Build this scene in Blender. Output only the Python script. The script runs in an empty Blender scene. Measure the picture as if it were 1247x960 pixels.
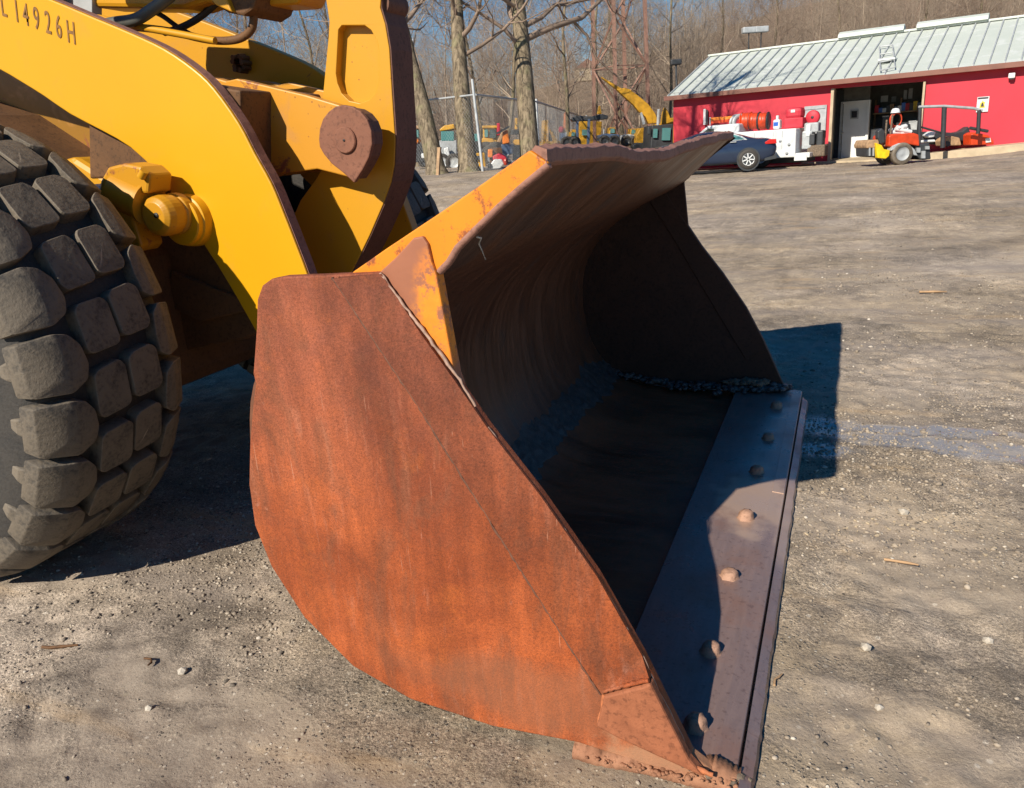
import bpy, bmesh, math, random
import numpy as np
from mathutils import Vector, Matrix, noise as mnoise
from mathutils.geometry import tessellate_polygon
R_ = math.radians
rnd = random.Random(7)
nr = np.random.RandomState(5)
SC = bpy.context.scene
COL = SC.collection

# ------------------------------------------------------------------ camera (solved from the photograph)
W0, H0, FPX = 1247., 960., 946.
CX, CY, CAMH, ROLL = 623.5, 480., 1.6, 0.07
_v1 = np.array([1033 - CX, 150 - CY]); _p1 = np.array([_v1[0], _v1[1], FPX])
_p2 = np.array([_v1[0] - 1000, _v1[1] + ROLL * 1000, FPX])
_n = np.cross(_p1, _p2); _n /= np.linalg.norm(_n)
if _n[1] > 0: _n = -_n
ZV = _n; SV = _p1 / np.linalg.norm(_p1); FV = np.cross(SV, ZV)
if FV[0] < 0: FV = -FV
# world: x = loader forward, y = along the bucket's width (away), z = up; camera over the origin
cam_d = bpy.data.cameras.new('camera'); cam = bpy.data.objects.new('camera', cam_d); COL.objects.link(cam)
rot = Matrix(((FV[0], -FV[1], -FV[2]), (SV[0], -SV[1], -SV[2]), (ZV[0], -ZV[1], -ZV[2])))
cam.matrix_world = Matrix.Translation((0, 0, CAMH)) @ rot.to_4x4()
cam_d.sensor_width = 36; cam_d.lens = FPX / W0 * 36
cam_d.clip_start = .05; cam_d.clip_end = 1500
SC.camera = cam

def ray(px, py):
    d = np.array([px - CX, py - CY, FPX]); return np.array([d @ FV, d @ SV, d @ ZV])
def atY(px, py, y):                        # point of a plane y = const
    r = ray(px, py); return np.array([0, 0, CAMH]) + r * (y / r[1])
def atZ(px, py, z=0.):
    r = ray(px, py); return np.array([0, 0, CAMH]) + r * ((z - CAMH) / r[2])
def atD(px, py, d):                        # point at camera depth d
    return np.array([0, 0, CAMH]) + ray(px, py) / FPX * d

# ------------------------------------------------------------------ world, sun, exposure
SUN = Vector((0.647, 2.107, -1.585)).normalized()
w = bpy.data.worlds.new('World'); SC.world = w; w.use_nodes = True
nt = w.node_tree; bg = nt.nodes['Background']
sky = nt.nodes.new('ShaderNodeTexSky'); sky.sky_type = 'NISHITA'; sky.sun_disc = False
sky.sun_elevation = math.asin(-SUN.z); sky.sun_rotation = math.atan2(-SUN.x, -SUN.y)
sky.air_density = 1.0; sky.dust_density = 0.0; sky.ozone_density = 4.0
hs_ = nt.nodes.new('ShaderNodeHueSaturation'); hs_.inputs['Saturation'].default_value = 1.35; nt.links.new(sky.outputs[0], hs_.inputs['Color']); nt.links.new(hs_.outputs[0], bg.inputs[0]); bg.inputs[1].default_value = .066
sd = bpy.data.lights.new('sun', 'SUN'); sd.energy = 5.0; sd.angle = R_(.5); sd.color = (1, .91, .77)
so = bpy.data.objects.new('sun', sd); COL.objects.link(so)
so.rotation_euler = SUN.to_track_quat('-Z', 'Y').to_euler(); so.location = (-5, -10, 12)
SC.view_settings.view_transform = 'Standard'; SC.view_settings.look = 'None'
SC.view_settings.exposure = 0.52; SC.view_settings.gamma = 1; SC.view_settings.use_curve_mapping = False
SC.cycles.max_bounces = 6; SC.cycles.diffuse_bounces = 3

# ------------------------------------------------------------------ materials
class NB:
    def __init__(s, name, world=False):
        s.m = bpy.data.materials.new(name); s.m.use_nodes = True
        s.t = s.m.node_tree; s.b = s.t.nodes['Principled BSDF']
        s.tc = s.t.nodes.new('ShaderNodeNewGeometry').outputs['Position'] if world else s.t.nodes.new('ShaderNodeTexCoord').outputs['Object']
    def n(s, ty, **k):
        o = s.t.nodes.new(ty)
        for a, v in k.items(): setattr(o, a, v)
        return o
    def lk(s, a, b): s.t.links.new(a, b)
    def map(s, scale, loc=(0, 0, 0), src=None):
        o = s.n('ShaderNodeMapping'); o.inputs['Scale'].default_value = scale if isinstance(scale, tuple) else (scale,) * 3
        o.inputs['Location'].default_value = loc; s.lk(src or s.tc, o.inputs[0]); return o.outputs[0]
    def noise(s, scale, detail=6, rough=.55, src=None, loc=(0, 0, 0), dist=0):
        o = s.n('ShaderNodeTexNoise'); o.inputs['Scale'].default_value = 1
        o.inputs['Detail'].default_value = detail; o.inputs['Roughness'].default_value = rough
        o.inputs['Distortion'].default_value = dist
        s.lk(s.map(scale, loc, src), o.inputs['Vector']); return o.outputs['Fac']
    def vor(s, scale, src=None, out='Distance'):
        o = s.n('ShaderNodeTexVoronoi'); o.inputs['Scale'].default_value = 1
        s.lk(s.map(scale, src=src), o.inputs['Vector']); return o.outputs[out]
    def step(s, v, a, b, lo=0., hi=1.):
        o = s.n('ShaderNodeMapRange', interpolation_type='SMOOTHSTEP'); s.lk(v, o.inputs[0])
        for i, q in zip((1, 2, 3, 4), (a, b, lo, hi)): o.inputs[i].default_value = q
        return o.outputs[0]
    def math(s, op, a, b=None, c=False):
        o = s.n('ShaderNodeMath', operation=op, use_clamp=c)
        for i, q in enumerate((a, b)):
            if q is None: continue
            if isinstance(q, (int, float)): o.inputs[i].default_value = q
            else: s.lk(q, o.inputs[i])
        return o.outputs[0]
    def mix(s, f, a, b):
        o = s.n('ShaderNodeMix', data_type='RGBA')
        for i, q in ((0, f), (6, a), (7, b)):
            if isinstance(q, (int, float)): o.inputs[i].default_value = q
            elif isinstance(q, tuple): o.inputs[i].default_value = (*q, 1)
            else: s.lk(q, o.inputs[i])
        return o.outputs[2]
    def mul(s, c, lo, hi, v):
        o = s.n('ShaderNodeMix', data_type='RGBA', blend_type='MULTIPLY'); o.inputs[0].default_value = 1; s.lk(c, o.inputs[6]); s.lk(s.mix(v, (lo,) * 3, (hi,) * 3), o.inputs[7]); return o.outputs[2]
    def ramp(s, v, *stops):
        o = s.n('ShaderNodeValToRGB'); s.lk(v, o.inputs[0]); e = o.color_ramp.elements
        while len(e) < len(stops): e.new(.5)
        for i, (p, c) in enumerate(stops): e[i].position = p; e[i].color = (*c, 1)
        return o.outputs[0]
    def bump(s, h, strength=.3, dist=.01):
        o = s.n('ShaderNodeBump'); o.inputs['Strength'].default_value = strength; o.inputs['Distance'].default_value = dist
        s.lk(h, o.inputs['Height']); s.lk(o.outputs[0], s.b.inputs['Normal']); return s
    def fin(s, col, rough=.6, metal=0., spec=None):
        for q, k in ((col, 'Base Color'), (rough, 'Roughness'), (metal, 'Metallic')):
            if isinstance(q, (int, float)): s.b.inputs[k].default_value = q
            elif isinstance(q, tuple): s.b.inputs[k].default_value = (*q, 1)
            else: s.lk(q, s.b.inputs[k])
        if spec is not None: s.b.inputs['Specular IOR Level'].default_value = spec
        return s.m
    def sep(s):
        o = s.n('ShaderNodeSeparateXYZ'); s.lk(s.tc, o.inputs[0]); return o.outputs
    def blob(s, c, r, nz=.25, k=3.):                 # soft-edged stain at point c, radii r, broken up by noise
        o = s.n('ShaderNodeMapping'); o.inputs['Scale'].default_value = tuple(1 / q for q in r)
        o.inputs['Location'].default_value = tuple(-a / q for a, q in zip(c, r)); s.lk(s.tc, o.inputs[0])
        l = s.n('ShaderNodeVectorMath', operation='LENGTH'); s.lk(o.outputs[0], l.inputs[0])
        v = s.math('ADD', l.outputs['Value'], s.math('MULTIPLY', s.math('SUBTRACT', s.noise(k), .5), nz * 4))
        return s.step(v, 1.15, .55)

def m_simple(name, col, rough=.6, metal=0., var=.25, scale=6., bump=.15):
    b = NB(name); f = b.noise(scale)
    c2 = tuple(q * (1 - var) for q in col); c3 = tuple(min(1, q * (1 + var * .6)) for q in col)
    b.bump(b.noise(scale * 9), bump, .004)
    return b.fin(b.ramp(f, (.3, c2), (.7, c3)), rough, metal)

def m_rust_side(nm='rust_plate', kk=1.):
    b = NB(nm, True)
    n1 = b.noise(2.2, 8, .6, dist=.6); n2 = b.noise(14., 8, .7); n3 = b.noise(170., 4, .65); n4 = b.vor(300.)
    x, y, z = b.sep()
    up = b.step(z, .35, 1.2)
    n1 = b.step(n1, .3, .7); low = b.mix(n1, (.225, .048, .013), (.41, .098, .026)); top = b.mix(n1, (.13, .040, .024), (.24, .074, .042))
    c = b.mix(b.math('ADD', b.math('MULTIPLY', up, .8), b.math('MULTIPLY', b.math('SUBTRACT', n2, .5), .9), True), low, top)
    # vertical runs
    st = b.noise((26., 26., 4.), 6, .65, dist=.5); c = b.mix(b.math('MULTIPLY', b.math('MULTIPLY', b.step(st, .52, .7), b.step(b.noise(3., loc=(2, 2, 5)), .45, .6)), .55), c, (.40, .15, .085))
    c = b.mix(b.math('MULTIPLY', b.step(b.noise((9., 9., 3.), 8, .7, dist=1.), .50, .66), .5), c, (.16, .06, .03))
    # pale scabs
    c = b.mix(b.math('MULTIPLY', b.step(b.noise((11., 11., 5.), 8, .7, dist=1.), .63, .70), .45), c, (.40, .17, .11))
    # orange flame-like bare patches
    c = b.mix(b.math('MULTIPLY', b.step(b.noise(4.5, 8, .7, loc=(3, 1, 0)), .56, .72), .35), c, (.46, .115, .018))
    # dark pitting speckle
    c = b.mix(b.math('MULTIPLY', b.step(n3, .48, .62), .42), c, (.10, .030, .013))
    c = b.mix(b.math('MULTIPLY', b.step(n4, .22, .05), .35), c, (.05, .025, .015))
    c = b.mul(c, .78 * kk, 1.22 * kk, b.step(b.noise(420., 3, .7), .3, .7)); c = b.mul(c, .88, 1.1, b.step(b.noise(95., 5, .7), .32, .68))
    c = b.mul(c, .84, 1.14, b.step(b.noise((16., 16., 2.2), 6, .6), .35, .65))
    sc_ = b.noise((160., 160., 5.), 2, .5); c = b.mix(b.math('MULTIPLY', b.math('MULTIPLY', b.step(sc_, .70, .74), b.step(b.noise(5.), .5, .6)), .5), c, (.45, .22, .14))
    # dusty band along the heel and the tip
    band = b.blob((-.62, 1.63, .17), (.55, 1, .12), .25, 6.); c = b.mix(b.math('MULTIPLY', band, .5), c, (.20, .085, .045))
    tip = b.blob((-.26, 1.6, .03), (.32, 1, .07), .45, 14.); c = b.mix(b.math('MULTIPLY', tip, .75), c, (.34, .19, .11))
    h = b.math('ADD', b.math('MULTIPLY', n3, .5), b.math('MULTIPLY', n2, .8)); b.bump(h, .5, .005)
    return b.fin(c, .78, 0., .3)

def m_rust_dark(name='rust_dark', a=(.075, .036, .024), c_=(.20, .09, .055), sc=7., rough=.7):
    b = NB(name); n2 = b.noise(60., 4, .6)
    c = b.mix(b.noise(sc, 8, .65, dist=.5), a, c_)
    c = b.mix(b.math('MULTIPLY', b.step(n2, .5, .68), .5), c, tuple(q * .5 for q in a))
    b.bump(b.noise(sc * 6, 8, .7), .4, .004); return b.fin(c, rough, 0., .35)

def m_bucket_inside():
    b = NB('bucket_inside', True); x, y, z = b.sep()
    # scratches running in the digging direction (round the shell), so very long in x/z and short in y
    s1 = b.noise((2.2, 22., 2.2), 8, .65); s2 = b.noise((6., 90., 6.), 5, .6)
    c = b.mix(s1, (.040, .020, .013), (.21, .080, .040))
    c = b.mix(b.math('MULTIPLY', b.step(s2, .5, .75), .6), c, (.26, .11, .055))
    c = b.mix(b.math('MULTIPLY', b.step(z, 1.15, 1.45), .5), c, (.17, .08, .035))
    c = b.mix(b.math('MULTIPLY', b.step(b.noise(3.), .52, .68), .5), c, (.05, .045, .045))
    fl = b.math('MULTIPLY', b.step(z, .22, .06), b.step(b.noise((1.5, 2.5, 1.), 7, .65), .38, .62)); c = b.mix(b.math('MULTIPLY', fl, .8), c, (.30, .105, .050))
    b.bump(b.math('ADD', s2, b.noise(50.)), .25, .003)
    return b.fin(c, b.step(s1, .3, .7, .34, .56), .1, .5)

def m_blade():
    b = NB('worn_steel', True); x, y, z = b.sep()
    s = b.noise((40., 7., 20.), 8, .7, dist=.4); n = b.noise(4., 8, .6)
    c = b.mix(s, (.17, .12, .112), (.36, .25, .22)); c = b.mix(b.math('MULTIPLY', b.step(n, .48, .7), .55), c, (.26, .13, .09))
    c = b.mix(b.math('MULTIPLY', b.step(b.noise(55.), .55, .7), .4), c, (.08, .045, .04))
    c = b.mix(b.math('MULTIPLY', b.blob((-.28, 3.25, .05), (.17, .34, 1), .5, 7.), .9), c, (.47, .33, .25))
    c = b.mix(b.math('MULTIPLY', b.blob((-.14, 3.2, .03), (.05, .5, 1), .3, 6.), .7), c, (.52, .36, .27))
    b.bump(b.math('ADD', s, b.noise(80.)), .25, .002)
    return b.fin(c, b.step(n, .3, .7, .24, .48), .35, .7)

def m_yellow(name='yellow_paint', rust=.0, base=(.64, .315, .003), dirt=.25):
    b = NB(name); n = b.noise(1.6, 4)
    c = b.mix(n, base, tuple(q * .86 for q in base))
    if dirt: c = b.mix(b.math('MULTIPLY', b.step(b.noise(5., 8, .65, dist=.5), .55, .75), dirt), c, (.42, .20, .06))
    if rust:
        r = b.step(b.noise(7., 10, .72, dist=.8), .66 - rust * .25, .72 - rust * .22)
        c = b.mix(r, c, b.mix(b.noise(30.), (.12, .045, .025), (.34, .11, .04)))
        r2 = b.step(b.vor(26.), .12 + .06 * rust, .04); c = b.mix(b.math('MULTIPLY', r2, b.step(b.noise(3.), .45, .6)), c, (.22, .07, .025))
    c = b.mix(b.math('MULTIPLY', b.step(b.vor(9.), .045, .02), .7), c, (.2, .09, .04))
    b.bump(b.noise(35., 3), .06, .004)
    return b.fin(c, .42, 0., .4)

def m_gusset():                        # orange faded paint, rust coming through
    b = NB('faded_orange_paint')
    c = b.mix(b.noise((5., 5., 1.5), 6), (.60, .165, .006), (.68, .25, .010))
    c = b.mix(b.math('MULTIPLY', b.step(b.noise((22., 22., 2.)), .5, .72), .4), c, (.56, .17, .012))
    c = b.mix(b.step(b.noise(13., 10, .78), .54, .62), c, (.26, .075, .025))
    c = b.mix(b.math('MULTIPLY', b.step(b.vor(30.), .16, .05), b.step(b.noise(4.), .42, .6)), c, (.2, .06, .02))
    b.bump(b.noise(40.), .15, .003); return b.fin(c, .55, 0., .35)
def m_corner():
    b = NB('orange_paint_on_rust', True)
    x, y, z = b.sep()
    n = b.noise(22., 10, .75)
    m = b.math('MULTIPLY', b.blob((-.885, 1.6, 1.24), (.09, 1, .15), .3, 14.), b.step(n, .40, .5))
    c = b.mix(b.noise(9., 8), (.22, .08, .04), (.36, .13, .065))
    c = b.mix(m, c, b.mix(b.noise(30.), (.66, .16, .006), (.72, .27, .012)))
    b.bump(n, .3, .003); return b.fin(c, .65)

def m_tyre(name, dust):
    b = NB(name)
    g = b.n('ShaderNodeNewGeometry').outputs['Pointiness']
    n = b.noise(9., 8, .7, dist=.4); n2 = b.noise(60., 5, .65)
    rub = b.mix(n2, (.020, .019, .018), (.045, .042, .04))
    du = b.mix(n, (.07, .058, .045), (.165, .135, .10))
    f = b.math('MULTIPLY', b.step(b.math('ADD', b.math('MULTIPLY', n, .6), b.math('MULTIPLY', n2, .5)), .36, .60), dust)
    b.bump(b.math('ADD', n2, b.math('MULTIPLY', n, .6)), .6, .006)
    c = b.mix(f, rub, du); c = b.mix(b.math('MULTIPLY', b.step(g, .53, .62), .75 * dust), c, (.30, .25, .19))
    return b.fin(c, .7, 0., .35)

def m_ground():
    b = NB('dirt_lot', True); x, y, z = b.sep()
    n0 = b.noise(.28, 5, .55); n1 = b.noise(1.7, 8, .6, dist=.5); n2 = b.noise(11., 8, .65); n3 = b.noise(75., 6, .7)
    vb = b.n('ShaderNodeTexVoronoi'); vb.inputs['Scale'].default_value = 1; b.lk(b.map((85., 85., 85.)), vb.inputs['Vector'])
    cell = b.n('ShaderNodeSeparateColor'); b.lk(vb.outputs['Color'], cell.inputs[0])
    vc = b.n('ShaderNodeTexVoronoi'); vc.inputs['Scale'].default_value = 1; b.lk(b.map((32., 32., 32.)), vc.inputs['Vector'])
    cell2 = b.n('ShaderNodeSeparateColor'); b.lk(vc.outputs['Color'], cell2.inputs[0])
    c = b.mix(b.step(n1, .3, .7), (.285, .222, .155), (.42, .33, .225))
    c = b.mix(b.math('MULTIPLY', b.step(n0, .42, .6), .6), c, (.33, .28, .235))
    c = b.mix(b.math('MULTIPLY', b.step(b.noise(3.7, 9, .7, dist=.8), .46, .64), .45), c, (.20, .165, .135)); c = b.mix(b.math('MULTIPLY', b.step(n2, .45, .7), .45), c, (.21, .165, .13))
    # fine crushed stone printed as separate grains, only where gravelly
    grav = b.step(b.math('ADD', n1, b.math('MULTIPLY', b.math('SUBTRACT', b.noise(.9, 4, loc=(7, 3, 0)), .5), 1.6)), .40, .62)
    g1 = b.math('MULTIPLY', b.step(cell.outputs[0], .72, .80), b.step(vb.outputs['Distance'], .5, .3))
    gcol = b.ramp(cell.outputs[1], (0, (.06, .055, .05)), (.35, (.20, .17, .14)), (.7, (.40, .34, .26)), (1, (.66, .60, .50)))
    c = b.mix(b.math('MULTIPLY', g1, b.math('ADD', b.math('MULTIPLY', grav, .75), .2)), c, gcol)
    g2 = b.math('MULTIPLY', b.step(cell2.outputs[0], .90, .93), b.step(vc.outputs['Distance'], .33, .2))
    c = b.mix(b.math('MULTIPLY', g2, .8), c, b.ramp(cell2.outputs[1], (0, (.08, .07, .06)), (.6, (.36, .30, .22)), (1, (.6, .53, .44))))
    c = b.mix(b.math('MULTIPLY', b.step(n3, .52, .7), .5), c, (.15, .12, .095))
    c = b.mix(b.math('MULTIPLY', b.step(n3, .44, .3), .35), c, (.55, .46, .36))
    csm = b.mul(c, .86, 1.12, b.step(b.noise(200., 3, .75), .3, .7)); sm_ = b.math('MULTIPLY', b.step(b.noise(1.35, 5, .6, loc=(9, 1, 0), dist=.8), .46, .58), .85)
    c = b.mul(c, .52, 1.55, b.step(b.noise(260., 3, .75), .3, .7)); c = b.mul(c, .62, 1.35, b.step(b.noise(95., 4, .7), .32, .68)); c = b.mul(c, .72, 1.25, b.step(b.noise(6.5, 6, .7), .3, .7)); c = b.mul(c, .72, 1.2, b.step(b.noise(1.1, 6, .65, loc=(4, 4, 0)), .32, .68))
    c = b.mix(sm_, c, csm); c = b.mul(c, .80, 1.16, b.step(b.noise(.55, 5, .6, loc=(2, 7, 0)), .38, .62))
    # rusty/ochre stains lying in streaks across the lot
    st = b.noise((.5, 2.6, 1.), 6, .6, loc=(1, 9, 0)); c = b.mix(b.math('MULTIPLY', b.step(st, .56, .7), .45), c, (.50, .34, .18))
    st2 = b.noise((.35, 1.7, 1.), 6, .6, loc=(5, 2, 0)); c = b.mix(b.math('MULTIPLY', b.step(st2, .52, .66), .5), c, (.25, .21, .18))
    # damp streak beside the bucket, pale blue sky sheen mixed into its colour
    wet = None
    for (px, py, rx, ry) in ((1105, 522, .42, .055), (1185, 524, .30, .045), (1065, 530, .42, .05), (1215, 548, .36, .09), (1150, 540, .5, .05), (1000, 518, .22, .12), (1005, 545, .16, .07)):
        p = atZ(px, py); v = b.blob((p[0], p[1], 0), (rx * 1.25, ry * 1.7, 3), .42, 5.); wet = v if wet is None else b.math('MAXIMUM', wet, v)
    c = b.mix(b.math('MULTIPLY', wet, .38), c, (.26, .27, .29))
    fine = b.math('ADD', b.math('MULTIPLY', n3, .5), b.math('MULTIPLY', n2, .7))
    fine = b.math('ADD', fine, b.math('MULTIPLY', b.math('MULTIPLY', g1, grav), .35))
    fine = b.math('MULTIPLY', fine, b.math('SUBTRACT', 1., b.math('MAXIMUM', b.math('MULTIPLY', wet, .9), b.math('MULTIPLY', sm_, .55))))
    b.bump(fine, 1., .016)
    r = b.mix(wet, (.88, .88, .88), (.22, .22, .22))
    b.lk(b.math('ADD', b.math('MULTIPLY', wet, .65), .35), b.b.inputs['Specular IOR Level']); return b.fin(c, r, 0.)

M = {}
M['shoe'] = m_rust_dark('dusty_rust', (.17, .065, .032), (.42, .22, .13), 24., .9); M['farp'] = m_rust_dark('shaded_plate', (.028, .016, .011), (.085, .036, .022)); M['rband'] = m_rust_side('rust_band', .80); M['rustb'] = m_rust_dark('rust_brown', (.15, .046, .02), (.42, .15, .07), 16., .8); M['rust'] = m_rust_side(); M['rustd'] = m_rust_dark(); M['inside'] = m_bucket_inside(); M['blade'] = m_blade()  # farp: deep shade of the far plates is put into its near-black colour
M['lip'] = m_rust_dark('rust_lip', (.15, .070, .050), (.38, .19, .14), 12.)
M['pin'] = m_rust_dark('rust_pin', (.14, .055, .032), (.25, .105, .062), 12., .7)
M['yel'] = m_yellow('yellow_paint', 0, dirt=.22); M['yelr'] = m_yellow('yellow_paint_rusting', .35, (.55, .25, .022), .7)
M['yelf'] = m_yellow('yellow_casting', .06, (.56, .27, .012), .35)
M['yelg'] = m_yellow('greasy_yellow', .22, (.50, .235, .012), .9); M['olive'] = m_yellow('shaded_grimy_yellow', .25, (.26, .125, .014), .8); M['gus'] = m_gusset(); M['corner'] = m_corner()  # olive: the arm's shade is put into this darker yellow, along with grime
M['lug'] = m_tyre('tyre_dusty', 1.); M['tyre'] = m_tyre('tyre_rubber', .12)
M['ground'] = m_ground()
M['hose'] = m_simple('hose_rubber', (.10, .105, .095), .5); M['black'] = m_simple('black_rubber', (.02, .02, .02), .55)
M['mud'] = m_simple('caked_mud', (.16, .12, .085), .95, 0, .5, 25., .8)
M['mudd'] = m_simple('damp_mud', (.075, .068, .066), .4, 0, .5, 25., .8)
M['frame'] = m_rust_dark('greasy_frame', (.06, .030, .013), (.19, .088, .032), 6.)
M['red'] = m_simple('red_wall_paint', (.50, .022, .042), .6, 0, .12, 1.2, .05)
M['fascia'] = m_simple('brown_fascia', (.20, .085, .06), .6, 0, .2, 2.)
M['metal'] = m_simple('galvanised', (.40, .42, .43), .45, .15, .2, 6.)
M['dark'] = m_simple('dark_interior', (.035, .04, .045), .8); M['int'] = m_simple('garage_wall', (.13, .13, .12), .9)
M['white'] = m_simple('white_paint', (.62, .64, .64), .35, 0, .08, 3.); M['grey'] = m_simple('grey_paint', (.35, .37, .38), .6)
M['glass'] = NB('dark_glass').fin((.03, .05, .055), .05, 0., .8); M['tglass'] = NB('teal_glass').fin((.08, .22, .22), .1, 0., .8)
M['blue'] = NB('navy_car_paint').fin((.030, .045, .085), .18, .35, .6)
M['steelb'] = m_simple('black_steel', (.035, .038, .042), .5); M['orange'] = m_simple('orange_red_paint', (.58, .055, .012), .4)
M['org2'] = m_simple('orange_plastic', (.80, .22, .02), .5); M['yel2'] = m_simple('machine_yellow', (.52, .27, .015), .5, 0, .3, 4.)
M['safe'] = m_simple('bright_yellow', (.80, .55, .01), .5); M['wood'] = m_simple('raw_wood', (.38, .24, .13), .8, 0, .4, 8.)
M['beige'] = m_simple('beige_concrete', (.46, .37, .25), .85, 0, .25, 3.); M['bluep'] = m_simple('blue_plastic', (.02, .12, .5), .4)
M['taill'] = NB('tail_light_red').fin((.5, .01, .01), .15, 0., .6); M['twrust'] = m_rust_dark('tower_steel', (.20, .095, .07), (.36, .22, .165), 3.)
M['steng'] = m_simple('stencil_paint', (.22, .10, .02), .7, 0, .4, 40.); M['bshade'] = m_simple('steel_blue_paint', (.08, .12, .2), .4)

def m_roof():
    b = NB('metal_roof_sheet')
    c = b.mix(b.noise(.9, 5), (.42, .47, .42), (.55, .58, .54))
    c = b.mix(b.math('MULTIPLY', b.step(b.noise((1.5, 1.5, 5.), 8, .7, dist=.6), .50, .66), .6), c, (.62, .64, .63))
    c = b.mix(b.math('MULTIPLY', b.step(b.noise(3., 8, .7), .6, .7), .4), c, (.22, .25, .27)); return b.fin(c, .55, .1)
M['roof'] = m_roof()
def m_bark(name, a, c_):
    b = NB(name); n = b.noise((14., 14., 3.), 8, .7, dist=.6)
    c = b.mix(b.step(n, .35, .65), a, c_); c = b.mix(b.math('MULTIPLY', b.step(b.noise(2.5), .5, .65), .4), c, (.20, .20, .10))
    b.bump(n, .8, .03); return b.fin(c, .9, 0., .2)
M['bark'] = m_bark('bark', (.075, .058, .04), (.27, .215, .145)); M['twig'] = m_simple('twig', (.27, .195, .145), .9, 0, .5, .6)
M['twig2'] = m_simple('twig_pale', (.38, .30, .225), .9, 0, .5, .4)
def m_hill():
    b = NB('leaf_litter'); c = b.ramp(b.noise(.35, 10, .75), (.3, (.09, .065, .045)), (.5, (.20, .145, .10)), (.7, (.30, .225, .165)))
    b.bump(b.noise(2., 8, .7), 1., .4); return b.fin(c, .95, 0., .1)
M['hill'] = m_hill()
def m_stone():
    b = NB('loose_stone'); g = b.n('ShaderNodeNewGeometry').outputs['Random Per Island']
    c = b.ramp(g, (0, (.10, .085, .07)), (.2, (.22, .18, .14)), (.7, (.31, .255, .195)), (.95, (.40, .34, .27)), (1, (.52, .47, .40)))
    b.bump(b.noise(120.), .4, .004); return b.fin(c, .85, 0., .3)
M['stone'] = m_stone(); M['pale'] = m_simple('pale_stone', (.46, .41, .34), .9, 0, .25, 60., .4)

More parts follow.
